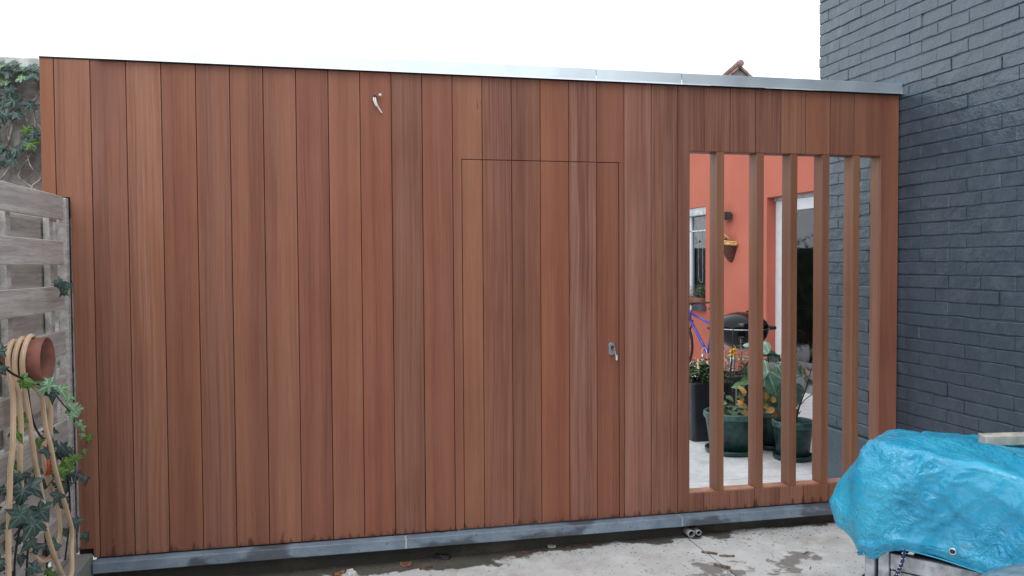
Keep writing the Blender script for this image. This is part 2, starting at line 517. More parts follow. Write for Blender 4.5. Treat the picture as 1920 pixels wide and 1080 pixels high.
def lathe(name, prof, mat, parent=None, loc=(0, 0, 0), seg=40, closed=False, smooth=True):
    bm = bmesh.new()
    rings = []
    for (r, z) in prof:
        if r < 1e-6:
            rings.append([bm.verts.new((0, 0, z))])
        else:
            rings.append([bm.verts.new((r*math.cos(2*math.pi*k/seg), r*math.sin(2*math.pi*k/seg), z)) for k in range(seg)])
    for a, b in zip(rings, rings[1:]):
        for k in range(seg):
            k2 = (k+1) % seg
            if len(a) == 1 and len(b) == 1: continue
            if len(a) == 1: bm.faces.new((a[0], b[k], b[k2]))
            elif len(b) == 1: bm.faces.new((a[k], b[0], a[k2]))
            else: bm.faces.new((a[k], b[k], b[k2], a[k2]))
    o = finish(name, bm, mat, parent, smooth)
    o.location = loc
    return o
def torus(name, R0, r, mat, parent, seg=40, sub=8, rot=(0, 0, 0), loc=(0, 0, 0)):
    bm = bmesh.new()
    tor = [[bm.verts.new(((R0+r*math.cos(b))*math.cos(a), (R0+r*math.cos(b))*math.sin(a), r*math.sin(b))) for b in [2*math.pi*j/sub for j in range(sub)]] for a in [2*math.pi*i/seg for i in range(seg)]]
    for i in range(seg):
        for j in range(sub):
            bm.faces.new((tor[i][j], tor[(i+1) % seg][j], tor[(i+1) % seg][(j+1) % sub], tor[i][(j+1) % sub]))
    o = finish(name, bm, mat, parent, True)
    o.rotation_euler = rot; o.location = loc
    return o

def ssm_(t):
    return max(0.0, (t-.7)/.3)**2

# ------------------------------------------------------------------ setting: ground and paving
bm = bmesh.new()
bbox(bm, -60, 60, -60, 60, -0.6, -0.30)
tag(finish('ground', bm, EARTH), kind='structure')
for (x0, x1) in ((-3.0, 3.105), (3.113, 4.46)):
    bm = bmesh.new()
    bbox(bm, x0, x1, -8.0, 0.045, -0.29, 0.0)
    for v in bm.verts:
        if v.co.z > -0.1: v.co.z = -0.163+0.0085*v.co.x
    tag(finish('concrete_pavement', bm, PAVE), kind='structure')
for (y0, y1) in ((0.17, 0.862), (0.868, 9.0)):
    bm = bmesh.new()
    bbox(bm, -0.3, 6.52, y0, y1, -0.29, -0.08)
    tag(finish('courtyard_floor', bm, YARD), kind='structure')

# ------------------------------------------------------------------ timber facade
w = 0.16131
H = 2.445
fac = thing('timber_facade', (2.14, 0.0, 0.0), 'wide wall of upright red-brown hardwood planks with a hidden door and a slatted opening', 'timber wall')
T = {  # tint (linear) and streak strength of every plank from left to right
 -2: ((.240, .110, .066), .05), -1: ((.255, .132, .092), .55), 0: ((.205, .104, .080), .45), 1: ((.255, .132, .090), 1.0),
 2: ((.228, .108, .075), .15), 3: ((.212, .108, .082), .45), 4: ((.225, .110, .078), .20), 5: ((.262, .132, .094), .30),
 6: ((.215, .096, .072), .20), 7: ((.262, .126, .088), .12), 8: ((.232, .098, .072), .08), 9: ((.178, .088, .068), .45),
 10: ((.245, .112, .082), .15), 11: ((.275, .140, .096), .12), 12: ((.198, .090, .072), .70), 13: ((.175, .086, .066), .35),
 14: ((.262, .118, .078), .12), 15: ((.212, .098, .078), 1.0), 16: ((.205, .090, .066), .25), 17: ((.252, .128, .105), .85),
 18: ((.178, .088, .062), .80), 19: ((.158, .080, .064), .45), 20: ((.200, .098, .072), .75), 21: ((.190, .095, .074), .70),
 22: ((.178, .088, .068), .80), 23: ((.235, .118, .080), .75), 24: ((.240, .116, .078), .15), 25: ((.165, .086, .060), .30),
 26: ((.215, .106, .076), .20), 27: ((.225, .105, .078), .10)}
def plank(k, pts, parent, name='plank', y0=0.0, y1=0.020, tint=None):
    y0 += random.uniform(-0.0012, 0.0012)
    o = poly(name, pts, y0, y1, W, parent)
    o['seed'] = float(k)
    o['marks'] = 1.0 if k in (4, 11) else (.5 if k in (0, 3, 6, 13) else 0.0)
    c, a = T[k] if tint is None else tint
    o.color = ((c[0]*.72+.235*.28)*1.15, (c[1]*.72+.112*.28)*.99, (c[2]*.72+.078*.28)*.86, a)
    return o
g = 0.0016   # half joint
DX0, DX1, DZ = 1.824, 2.712, 2.003
OX0, OX1, OZ0, OZ1 = 3.137, 4.377, 0.11, 2.078
plank(-2, [(-.223, 1.66), (-.161-g, 1.66), (-.161-g, H), (-.223, H)], fac)
plank(-1, [(-.161+g, 1.778), (-.100, 1.778), (-.090, .048), (-.030, .048), (-.030, .002), (-g, .002), (-g, H), (-.161+g, H)], fac)
for k in range(0, 11):
    plank(k, [(k*w+g, .002), ((k+1)*w-g, .002), ((k+1)*w-g, H), (k*w+g, H)], fac)
plank(11, [(11*w+g, .002), (DX0-g, .002), (DX0-g, DZ+g), (12*w-g, DZ+g), (12*w-g, H), (11*w+g, H)], fac)
for k in (12, 13, 14, 15):
    plank(k, [(k*w+g, DZ+g), ((k+1)*w-g, DZ+g), ((k+1)*w-g, H), (k*w+g, H)], fac)
plank(16, [(16*w+g, DZ+g), (DX1+g, DZ+g), (DX1+g, .002), (17*w-g, .002), (17*w-g, H), (16*w+g, H)], fac)
for k in (17, 18):
    plank(k, [(k*w+g, .002), ((k+1)*w-g, .002), ((k+1)*w-g, H), (k*w+g, H)], fac)
plank(19, [(19*w+g, .002), (20*w-g, .002), (20*w-g, OZ0), (OX0, OZ0), (OX0, OZ1), (20*w-g, OZ1), (20*w-g, H), (19*w+g, H)], fac)
for k in range(20, 27):
    plank(k, [(k*w+g, OZ1), ((k+1)*w-g, OZ1), ((k+1)*w-g, H), (k*w+g, H)], fac)
    plank(k, [(k*w+g, .002), ((k+1)*w-g, .002), ((k+1)*w-g, OZ0), (k*w+g, OZ0)], fac)
plank(27, [(27*w+g, .002), (4.498, .002), (4.498, H), (27*w+g, H), (27*w+g, OZ1), (OX1, OZ1), (OX1, OZ0), (27*w+g, OZ0)], fac)
# carcass behind the planks: black board added so the gaps stay dark, with openings for the door leaf and the slats
for n, (x0, x1, z0, z1) in enumerate(((-.215, -.110, 1.68, 2.44), (-.086, DX0-.03, .05, 2.44), (DX0-.03, DX1+.03, DZ+.03, 2.44), (DX1+.03, OX0-.022, .01, 2.44), (OX0-.022, OX1+.022, OZ1+.022, 2.44), (OX0-.022, OX1+.022, .01, OZ0-.022), (OX1+.022, 4.495, .01, 2.44))):
    box('backing_board', x0, x1, 0.0215, 0.085, z0, z1, BLACKM, fac, 0)
box('backing_board', -.10, DX0-.03, 0.0215, 0.085, .0035, .0495, BLACKM, fac, 0)
door = bpy.data.objects.new('door', None)
col.objects.link(door)
door.parent = fac
door.location = (DX0-fac.location.x, 0, 0)
door['label'] = 'flush plank door with an oval lock near its right edge'
def dplank(k, x0, x1, tint=None):
    o = plank(k, [(x0, .004), (x1, .004), (x1, DZ-g), (x0, DZ-g)], fac, 'plank', 0.0005, 0.0205, tint)
    o.parent = door
    o.location.x += fac.location.x - DX0
    return o
dplank(11, DX0+g, 12*w-g)
dplank(12, 12*w+g, 13*w-g, ((.212, .095, .074), .6))
dplank(13, 13*w+g, 14*w-g, ((.182, .090, .066), .3))
dplank(14, 14*w+g, 15*w-g, ((.255, .108, .070), .1))
dplank(15, 15*w+g, 16*w-g)
dplank(16, 16*w+g, DX1-g-.0012, ((.198, .084, .062), .2))
o = box('door_core', DX0-.02, DX1+.02, .022, .062, .006, DZ+.02, BLACKM, fac, 0)
o.parent = door; o.location.x += fac.location.x - DX0
# oval lock plate, with key
def oval(name, rx, rz, y0, y1, mat, parent, loc, straight=0.0, seg=28):
    bm = bmesh.new()
    vs = []
    for i in range(seg):
        a = 2*math.pi*i/seg
        s = straight if math.sin(a) >= 0 else -straight
        vs.append(bm.verts.new((rx*math.cos(a), y0, rz*math.sin(a)+s)))
    f = bm.faces.new(vs)
    ex = bmesh.ops.extrude_face_region(bm, geom=[f])
    for v in ex['geom']:
        if isinstance(v, bmesh.types.BMVert): v.co.y = y1
    ed = [e for e in bm.edges if abs(e.verts[0].co.y-y0) < 1e-6 and abs(e.verts[1].co.y-y0) < 1e-6]
    bmesh.ops.bevel(bm, geom=ed, offset=min(0.0025, rx*.3), segments=2, affect='EDGES')
    o = finish(name, bm, mat, parent)
    o.location = loc
    return o
LX, LZ = 2.664-DX0, 0.962
oval('lock_plate', .0165, .0165, -.010, .0, STEEL, door, (LX, 0, LZ), .0195)
oval('lock_cylinder', .0085, .0085, -.018, -.0098, simple('dark_lock_core', (.10, .10, .11), .35, .1, metal=1), door, (LX+.002, 0, LZ+.006), .004)
bm = bmesh.new()
bbox(bm, -.002, .002, -.040, -.016, -.004, .004, bev=.0008)
bbox(bm, -.0018, .0018, -.052, -.036, -.012, .011, bev=.0015)
tube_bm(bm, [(0, -.046, -.010), (.004, -.046, -.022), (.009, -.042, -.040)], .0045, 8)
o = finish('key', bm, STEEL, door); o.location = (LX+.004, 0, LZ)
oval('key_tag', .0048, .010, -.046, -.038, PLASTICW, door, (LX+.016, 0, LZ-.046), .006)

# lining boards and slats of the opening
def lin(name, x0, x1, y0, y1, z0, z1, k, tint):
    o = box(name, x0, x1, y0, y1, z0, z1, W, fac, .0015)
    o['seed'] = float(k); o.color = (tint[0][0]*1.02, tint[0][1]*.93, tint[0][2]*.80, tint[1])
    return o
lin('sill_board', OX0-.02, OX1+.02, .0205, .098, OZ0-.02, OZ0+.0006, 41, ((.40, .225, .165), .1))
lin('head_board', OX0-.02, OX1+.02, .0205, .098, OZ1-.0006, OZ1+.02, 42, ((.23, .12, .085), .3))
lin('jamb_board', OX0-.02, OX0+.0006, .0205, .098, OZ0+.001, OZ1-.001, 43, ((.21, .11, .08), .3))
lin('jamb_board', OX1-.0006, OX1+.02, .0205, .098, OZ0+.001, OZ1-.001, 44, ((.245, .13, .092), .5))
for i, xr in enumerate((3.352, 3.603, 3.820, 4.031, 4.235)):
    lin('slat', xr-.046, xr, .0012, .094, OZ0+.0008, OZ1-.0008, 50+i*3, ((.238+.012*(i % 2), .122, .080), .15))

# zinc coping on the wall top
bm = bmesh.new(); bbox(bm, -2.363, 2.360, -.004, .112, 0, .007)
o = finish('coping_strip', bm, BLACKM, fac); o.location = (0, 0, H+.0005)
for (x0, x1, dz, ry) in ((.030, 2.570, .0, .0), (2.574, 3.075, -.001, .0), (3.079, 4.503, -.002, .0)):
    L = x1-x0
    bm = bmesh.new()
    prof = [(.128, .0), (-.018, .0), (-.020, -.002), (-.026, -.058), (-.031, -.064), (-.0295, -.0645), (-.0235, -.0585), (-.0175, -.004), (.128, -.003)]
    a = [bm.verts.new((-L/2, y, z)) for y, z in prof]
    b = [bm.verts.new((L/2, y, z)) for y, z in prof]
    n = len(prof)
    for i in range(n):
        bm.faces.new((a[i], a[(i+1) % n], b[(i+1) % n], b[i]))
    bm.faces.new(a[::-1]); bm.faces.new(b)
    o = finish('zinc_coping', bm, ZINC, fac)
    o.location = ((x0+x1)/2-fac.location.x, 0, H+.069+dz)
# cable outlet high on the planks
cab = thing('lamp_cable', (1.366, 0, 2.315), 'white wire ends hanging out of a small dark hole high in the planks', 'cable')
oval('hole_disc', .0095, .012, -.008, .0, BLACKP, cab, (0, 0, 0))  # black disc standing in for the darkness of the hole
tube('wire', [(-.004, -.004, 0), (-.006, -.022, -.015), (0, -.026, -.035), (.008, -.024, -.05)], .0035, PLASTICW, cab)
tube('wire', [(.003, -.004, -.002), (.004, -.024, -.02), (.010, -.026, -.040), (.022, -.022, -.062), (.036, -.018, -.082)], .0042, PLASTICW, cab)
tube('wire', [(.004, -.004, .003), (.012, -.018, .008), (.024, -.022, .008)], .0028, TERRA, cab)
o = lathe('wire_connector', [(0, 0), (.0075, .002), (.0085, .008), (.006, .014), (0, .015)], PLASTICW, cab, (.028, -.022, .002), 14)

# ------------------------------------------------------------------ stone ledge and footing below the wood
led = thing('bluestone_ledge', (2.2, 0, -.15), 'long blue-grey stone ledge on a dark concrete footing under the planks', 'stone ledge')
for (x0, x1) in ((-.022, 1.498), (1.506, 3.064), (3.072, 4.46)):
    box('stone_slab', x0, x1, -.060, .13, -.060, -.006, STONE, led, .003)
box('joint_mortar', -.02, 4.45, -.0575, .12, -.058, -.0085, simple('pale_joint_mortar', (.42, .44, .45), .8), led, 0)
box('footing', -.2, 4.46, .030, .155, -.28, -.061, FOOT, led, 0)

# ------------------------------------------------------------------ dark painted brick house
bh = thing('brick_house', (4.505, -1.0, -.29), 'tall dark blue-grey painted brick house wall on the right', 'house')
bl = bh.location
BX = 4.507
CH, BLN = 0.0757, 0.2275
Z0 = 0.305
bmm = bmesh.new(); bbox(bmm, .0078, .32, -2.6, 1.838, .29, 5.6)
o = finish('mortar_wall', bmm, BRICKM, bh)
def brick_bm(bm, ln, seed, cx=0, cy=0, cz=0, full=True):
    rnd = random.Random(seed)
    h = CH-rnd.choice((.003, .005, .007, .0085, .010))
    dep = .024
    ny = 4
    pts = []
    y0, y1 = -ln/2, ln/2
    rows = []
    for zi in (0, 1):
        row = []
        for j in range(ny+1):
            t = j/ny
            row.append((y0+(y1-y0)*t, (h if zi else 0)+rnd.uniform(-.0022, .0022)))
        rows.append(row)
    bev = .0035
    eb = .0045 if rnd.random() < .22 else .0012
    f = [[bm.verts.new((cx+rnd.uniform(-.0012, .0012), cy+max(y0+eb, min(y1-eb, y)), cz+z+(bev if zi == 0 else -bev))) for (y, z) in rows[zi]] for zi in (0, 1)]
    b = [[bm.verts.new((cx+bev, cy+y, cz+z)) for (y, z) in rows[zi]] for zi in (0, 1)]
    k = [[bm.verts.new((cx+dep, cy+y, cz+z)) for (y, z) in rows[zi]] for zi in (0, 1)]
    for j in range(ny):
        bm.faces.new((f[0][j], f[0][j+1], f[1][j+1], f[1][j]))
        bm.faces.new((b[0][j], b[0][j+1], f[0][j+1], f[0][j]))
        bm.faces.new((f[1][j], f[1][j+1], b[1][j+1], b[1][j]))
        bm.faces.new((k[0][j], k[0][j+1], b[0][j+1], b[0][j]))
        bm.faces.new((b[1][j], b[1][j+1], k[1][j+1], k[1][j]))
    for j, s in ((0, 1), (ny, -1)):
        bm.faces.new((f[0][j], f[1][j], b[1][j], b[0][j]))
        bm.faces.new((b[0][j], b[1][j], k[1][j], k[0][j]))
protos = {}
for nm, ln in (('s', BLN+.0012), ('h', .1028)):
    protos[nm] = []
    for i in range(11):
        bm = bmesh.new(); brick_bm(bm, ln, i*5+(1 if nm == 's' else 90))
        bmesh.ops.recalc_face_normals(bm, faces=bm.faces)
        me = bpy.data.meshes.new('brick'); bm.to_mesh(me); bm.free()
        me.materials.append(BRICKM)
        protos[nm].append(me)
stuff = bmesh.new()
nb = 0
rb = random.Random(3)
ncourse = int((5.55-Z0)/CH)
for c in range(ncourse):
    z = Z0+c*CH
    y = .845-(c*37 % 5)*.0008
    kinds = ['h'] if c % 2 else []
    while y > -3.5:
        nm = kinds.pop(0) if kinds else 's'
        ln = (.104 if nm == 'h' else BLN+.0025)
        cy = y-ln/2
        vis = (-1.0 < cy) and z < 2.70+ (cy+.90)*.33 and z > .30 and not (-.02 < cy < .0)
        px = rb.gauss(-.0010, .0013)
        if vis and nb < 299 and (cy > .08 or z > .38):
            o = bpy.data.objects.new('brick', rb.choice(protos[nm]))
            col.objects.link(o); o.parent = bh
            o.location = (BX-bl.x+px-.001, cy-bl.y, z-bl.z)
            o.rotation_euler = (rb.uniform(-.006, .006), 0, rb.uniform(-.010, .010))
            nb += 1
        else:
            brick_bm(stuff, (BLN-.004 if nm == 's' else .100), rb.random(), BX-bl.x+px-.001, cy-bl.y, z-bl.z)
        y -= ln
o = finish('brickwork_beyond', stuff, BRICKM, bh); o['kind'] = 'stuff'
o = box('plinth', 4.474, 4.512, .135, .862, -.28, .296, BRICKM, bh, .004)
o = box('plinth', 4.474, 4.512, -3.5, -.006, -.28, .296, BRICKM, bh, .004)
o = box('house_core', 4.83, 7.0, -3.6, .835, -.28, 5.3, BRICKM, bh, 0)

# ------------------------------------------------------------------ salmon rendered house at the back
sh = thing('rendered_house', (6.5, 5.5, -.29), 'salmon orange rendered house seen between the slats, with window and glass door', 'house')
X = 6.5
TH = .32
DY0, DY1, DZ0, DZ1 = 2.6, 5.035, .05, 2.25        # door opening
WY0, WY1, WZ0, WZ1 = 6.765, 8.1, .80, 2.26        # window opening
for (y0, y1, z0, z1) in ((.9, DY0, -.28, 3.3), (DY0, DY1, DZ1, 3.3), (DY0, DY1, -.28, -.081), (DY1, WY0, -.28, 3.3), (WY0, WY1, WZ1, 3.3), (WY0, WY1, -.28, WZ0-.075), (WY1, 9.5, -.28, 3.3)):
    box('wall', X, X+TH, y0, y1, z0, z1, RENDER, sh, 0)
box('roof_edge', X-.03, X+TH, .9, 9.5, 3.3, 3.38, ZINC, sh, 0)
dr = thing('x', (0, 0, 0), None, None)
dr.name = 'glass_door'; dr.parent = sh; dr.location = (0, 4.0-5.5, .05+.29)
def pbox(name, x0, x1, y0, y1, z0, z1, mat, par, org, bev=.002):
    bm = bmesh.new()
    bbox(bm, x0-org[0], x1-org[0], y0-org[1], y1-org[1], z0-org[2], z1-org[2], bev=bev)
    return finish(name, bm, mat, par)
do = (6.5, 4.0, .05)
fx0, fx1 = X+.12, X+.19
pbox('frame', fx0, fx1, 4.89, 5.03, .165, 2.20, WHITEP, dr, do)
pbox('frame', fx0, fx1, DY0, 4.889, 2.065, 2.20, WHITEP, dr, do)
pbox('frame', fx0, fx1, DY0, 4.889, .165, .235, simple('grey_threshold', (.16, .165, .17), .5), dr, do)
pbox('frame', fx0+.01, fx1-.01, 4.80, 4.888, .236, 2.064, simple('grey_door_stile', (.17, .20, .22), .4), dr, do)
pbox('frame', fx0-.005, fx0+.008, 4.838, 4.850, .236, 2.064, WHITEP, dr, do)
pbox('pane', fx0+.03, fx0+.038, DY0+.02, 4.80, .236, 2.064, GLASS, dr, do, 0)
pbox('threshold', X-.02, X+.20, DY0, 5.03, -.08, .163, simple('grey_step_stone', (.17, .175, .18), .6, .2, 5, .2), dr, do)
pbox('shutter_box', fx0-.02, fx1, DY0, 5.03, 2.202, 2.249, simple('grey_shutter_box', (.35, .37, .38), .5), dr, do)
wn = thing('x', (0, 0, 0), None, None)
wn.name = 'window'; wn.parent = sh; wn.location = (0, 7.4-5.5, .8+.29)
wo_ = (6.5, 7.4, .8)
pbox('shutter_box', X+.02, X+.14, WY0, WY1, 2.145, 2.258, simple('pale_grey_shutter_box', (.56, .58, .61), .5), wn, wo_)
pbox('frame', X+.10, X+.16, WY0+.05, WY1, 1.908, 1.928, WHITEP, wn, wo_)
pbox('frame', X+.10, X+.16, 7.47, 7.53, .83, 2.144, WHITEP, wn, wo_)
pbox('frame', X+.10, X+.16, WY0, WY1, .80, .83, WHITEP, wn, wo_)
pbox('frame', X+.10, X+.16, WY0, WY0+.05, .83, 2.144, WHITEP, wn, wo_)
pbox('pane', X+.125, X+.131, WY0+.05, WY1, .83, 2.144, GLASS, wn, wo_, 0)
pbox('sill', X-.06, X+.16, WY0-.03, WY1, .722, .797, simple('dark_bluestone_sill', (.06, .075, .095), .5, .2), wn, wo_)
bmc = bmesh.new()
vs = []
for i in range(26):
    y = 7.0+i*.02; xx = X+.20+.012*math.sin(i*1.9)
    vs.append((bmc.verts.new((xx-6.5, y-7.4, .03)), bmc.verts.new((xx-6.5, y-7.4, 1.30))))
for a, b in zip(vs, vs[1:]): bmc.faces.new((a[0], b[0], b[1], a[1]))
finish('curtain', bmc, CURTAIN, wn, True)
tube('blind_cord', [(.095, 7.20-7.4, 1.2), (.09, 7.20-7.4, .6), (.09, 7.17-7.4, .38), (.09, 7.10-7.4, .34), (.09, 7.05-7.4, .42), (.095, 7.07-7.4, 1.2)], .003, GREYPVC, wn, 6)
# dark rooms behind the glass
for (y0, y1, nm) in ((DY0-.4, 6.0, 'room'), (6.1, 9.0, 'room')):
    bm = bmesh.new()
    bbox(bm, 0, 3.2, y0-5.5, y1-5.5, .30, 2.9)
    for f in list(bm.faces):
        if all(abs(v.co.x) < 1e-6 for v in f.verts): bm.faces.remove(f)
    o = finish(nm, bm, ROOMW, sh); o.location = (TH+.003, 0, 0)
# things just inside the glass door
tb = thing('side_table', (7.25, 5.0, .04), 'dark narrow table standing inside behind the glass door', 'table')
box('table_top', 7.0, 7.5, 4.2, 5.6, .80, .84, simple('dark_red_wood', (.06, .02, .02), .4), tb)
for (a, b) in ((7.03, 4.25), (7.47, 4.25), (7.03, 5.55), (7.47, 5.55)):
    box('leg', a-.02, a+.02, b-.02, b+.02, .04, .799, DARK, tb, 0)
bw = lathe('glass_bowl', [(0, 0), (.09, .0), (.17, .07), (.20, .16), (.17, .26), (.12, .30), (.115, .30), (.16, .25), (.19, .16), (.16, .08), (0, .01)], simple('dark_brown_glass', (.06, .035, .028), .15, .1), None, (6.86, 4.72, .24), 28)
tag(bw, 'round dark bowl on the floor behind the glass door', 'bowl')
bw.location.z = .012
bw.scale = (1.4, 1.4, 1.4)
bw.location = (6.95, 4.7, .015)
# wall lamp and basket
lam = thing('wall_lamp', (6.5, 6.02, 2.06), 'small dark rectangular lamp fixed to the salmon wall', 'lamp')
box('lamp_body', 6.36, 6.46, 5.90, 6.14, 2.025, 2.125, simple('anthracite_lamp', (.045, .055, .065), .4), lam, .004)
box('wall_bracket', 6.46, 6.499, 5.96, 6.10, 2.04, 2.11, BLACKP, lam, .002)
box('lens', 6.38, 6.44, 5.93, 6.11, 2.010, 2.0245, simple('frosted_lens', (.3, .3, .3), .3), lam, .001)
bk = thing('wall_basket', (6.5, 5.97, 1.44), 'brown cone-shaped basket with a straw rim hanging on the salmon wall', 'basket')
bm = bmesh.new()
rings = []
for i in range(15):
    t = i/14
    z = .27*t; r = .025+.135*t**.75
    ring = []
    for j in range(33):
        a = math.pi*j/32 + math.pi/2
        rr = r*(1+.045*math.cos(j*math.pi/2+(i % 2)*math.pi))
        ring.append(bm.verts.new((rr*math.cos(a)*1.05, rr*math.sin(a)*1.15, z+.03*math.sin(a)*t)))
    rings.append(ring)
for a, b in zip(rings, rings[1:]):
    for j in range(32): bm.faces.new((a[j], a[j+1], b[j+1], b[j]))
bm.faces.new(rings[0][::-1])
for a, b in zip(rings, rings[1:]): bm.faces.new((a[0], b[0], b[32], a[32]))
finish('cone', bm, WICK, bk, True)
rp = [(.17*math.cos(math.pi*j/12+math.pi/2)*1.03, .185*math.sin(math.pi*j/12+math.pi/2), .27+.03*math.sin(math.pi*j/12+math.pi/2)) for j in range(13)]
tube('rim', rp, .020, STRAW, bk, 8, 2)
tube('rim', [(x*.82, y*.82, z+.028) for x, y, z in rp], .015, STRAW, bk, 8, 2)
tube('handle', [(-.03, .15, .30), (-.10, .13, .37), (-.13, .05, .39), (-.10, -.03, .36), (-.05, -.06, .30)], .008, STRAW, bk)

# ------------------------------------------------------------------ leaves
def ivy_mesh(name, mat, s=1.0, seed=0):
    rnd = random.Random(seed)
    pts = [(0, -.26), (.10, -.40), (.25, -.46), (.27, -.24), (.42, -.20), (.60, -.04), (.40, .06), (.27, .12), (.22, .26), (.13, .46), (0, .74), (-.13, .46), (-.22, .26), (-.27, .12), (-.40, .06), (-.60, -.04), (-.42, -.20), (-.27, -.24), (-.25, -.46), (-.10, -.40)]
    bm = bmesh.new()
    c = bm.verts.new((0, 0, .05*s))
    vs = []
    for x, y in pts:
        x *= 1+rnd.uniform(-.12, .12); y *= 1+rnd.uniform(-.12, .12)
        vs.append(bm.verts.new((x*s, y*s, (-.45*(x*x)-.30*y*y+rnd.uniform(-.06, .06))*s)))
    for i in range(len(vs)): bm.faces.new((c, vs[i], vs[(i+1) % len(vs)]))
    me = bpy.data.meshes.new(name); bm.to_mesh(me); bm.free(); me.materials.append(mat)
    return me
def oval_leaf(name, mat, L=1.0, Wd=.5, seed=0, cup=.12, n=6, wave=.03):
    rnd = random.Random(seed)
    bm = bmesh.new()
    rows = []
    for i in range(n+1):
        t = i/n
        wd = Wd*.5*math.sin(math.pi*min(1, (t*.94+.04)**.8))**.8*(1+rnd.uniform(-.10, .10))
        z = -cup*L*(t*1.3)**2
        rows.append([bm.verts.new((-wd, t*L, z+wd*.35+rnd.uniform(-wave, wave)*L)), bm.verts.new((0, t*L, z)), bm.verts.new((wd, t*L, z+wd*.35+rnd.uniform(-wave, wave)*L))])
    for a, b in zip(rows, rows[1:]):
        bm.faces.new((a[0], a[1], b[1], b[0])); bm.faces.new((a[1], a[2], b[2], b[1]))
    me = bpy.data.meshes.new(name); bm.to_mesh(me); bm.free(); me.materials.append(mat)
    me.polygons.foreach_set('use_smooth', [True]*len(me.polygons))
    return me
ivyM = [ivy_mesh('leaf', IVY, 1, i) for i in range(4)]
ivyL = [ivy_mesh('leaf', IVYL, 1, i+9) for i in range(3)]
ivyB = [ivy_mesh('leaf', IVYB, 1, i+19) for i in range(3)]
def put(me, parent, loc, n, roll, s, name='leaf'):
    """leaf with its face along n; loc in world space"""
    o = bpy.data.objects.new(name, me)
    col.objects.link(o); o.parent = parent
    q = Vector(n).normalized().to_track_quat('Z', 'Y')
    o.rotation_mode = 'QUATERNION'
    from mathutils import Quaternion
    o.rotation_quaternion = q @ Quaternion((0, 0, 1), roll)
    o.location = Vector(loc)-Vector(parent.location)
    o.scale = (s, s, s)
    return o

# ------------------------------------------------------------------ garden wall with ivy, far left
gw = thing('garden_wall', (-1.6, .4, -.29), 'old grey rendered garden wall rising above the fence at far left', 'wall')
bm = bmesh.new()
NX, NZ = 60, 60
grid = []
for j in range(NZ+1):
    row = []
    for i in range(NX+1):
        x = -2.2+2.0*i/NX; z = -.29+2.72*j/NZ
        y = .30+.022*noise.fractal(Vector((x*7, 3.3, z*7)), .8, 2, 4)
        row.append(bm.verts.new((x+1.6, y-.4, z+.29)))
    grid.append(row)
for j in range(NZ):
    for i in range(NX):
        bm.faces.new((grid[j][i], grid[j][i+1], grid[j+1][i+1], grid[j+1][i]))
finish('wall_face', bm, GWALL, gw, True)
box('wall_core', -2.2, -.2, .345, .55, -.29, 2.425, GWALL, gw, 0)
for i in range(5):
    x0 = -2.2+i*.4
    box('coping_stone', x0, x0+.396, .255, .58, 2.432, 2.503, simple('pale_coping_stone', (.62, .64, .62), .8, .15, 20, .3), gw, .006)
iw = thing('wall_ivy', (-.55, .28, 1.2), 'ivy with bare stems clinging to the grey garden wall', 'ivy')
rv = random.Random(11)
for i in range(15):
    x = rv.uniform(-.75, -.26); z = rv.uniform(1.7, 2.2)
    pts = [(x, .265, z)]
    for s in range(5):
        x += rv.uniform(-.06, .07); z += rv.uniform(.03, .11)
        z = min(z, 2.46)
        pts.append((x, .262+rv.uniform(-.012, .012), z))
    tube('stem', [(a+.55, b-.28, c-1.2) for a, b, c in pts], lambda t: .0055-.003*t, PSTEM, iw, 6, 4)
wl = [(-.50, 2.30), (-.47, 2.27), (-.44, 2.33), (-.42, 2.28), (-.50, 2.20), (-.45, 2.20), (-.40, 2.21), (-.36, 2.13), (-.33, 2.12), (-.37, 2.07), (-.34, 2.06), (-.41, 2.03), (-.46, 2.01), (-.43, 1.98), (-.50, 2.05), (-.49, 1.96), (-.52, 1.90), (-.34, 2.26), (-.51, 2.13), (-.55, 2.2)]
for i, (x, z) in enumerate(wl):
    put(rv.choice(ivyB if i in (7, 10) else ivyM), iw, (x, .235+rv.uniform(-.02, .01), z), (rv.uniform(-.4, .4), -1, rv.uniform(0, .7)), rv.uniform(0, 6.28), rv.uniform(.055, .085))
for i in range(34):
    x = rv.uniform(-.62, -.225)
    put(rv.choice(ivyL if rv.random() < .4 else ivyM), iw, (x, rv.uniform(.20, .27), 2.425+rv.uniform(-.05, .045)), (rv.uniform(-.5, .5), -.6, rv.uniform(.4, 1)), rv.uniform(0, 6.28), rv.uniform(.05, .08))

# ------------------------------------------------------------------ fence on the left
fe = thing('board_fence', (-.13, -1.1, -.15), 'weathered grey fence of horizontal boards at the left edge', 'fence')
rf = random.Random(5)
def board(x0, x1, y0, y1, z0, z1, nm='board', bow=0.0):
    bm = bmesh.new()
    n = 14
    rings = []
    for i in range(n+1):
        t = i/n
        y = y0+(y1-y0)*t
        dx = bow*math.sin(math.pi*t*3.0+.4)
        dz = rf.uniform(-.0012, .0012)
        e = .003 if i in (0, n) else 0
        rings.append([bm.verts.new((x+dx, y, z+dz)) for x, z in ((x0+.003, z0+e), (x0, z0+.003+e), (x0, z1-.003-e), (x0+.003, z1-e), (x1-.003, z1-e), (x1, z1-.003-e), (x1, z0+.003+e), (x1-.003, z0+e))])
    for a, b in zip(rings, rings[1:]):
        for k in range(8): bm.faces.new((a[k], a[(k+1) % 8], b[(k+1) % 8], b[k]))
    bm.faces.new(rings[0]); bm.faces.new(rings[-1][::-1])
    cy, cz = (y0+y1)/2, z0
    for v in bm.verts:
        v.co.x -= (x0+x1)/2; v.co.y -= cy; v.co.z -= cz
    o = finish(nm, bm, FENCE, fe)
    o.location = ((x0+x1)/2+.13, cy+1.1, cz+.15)
    return o
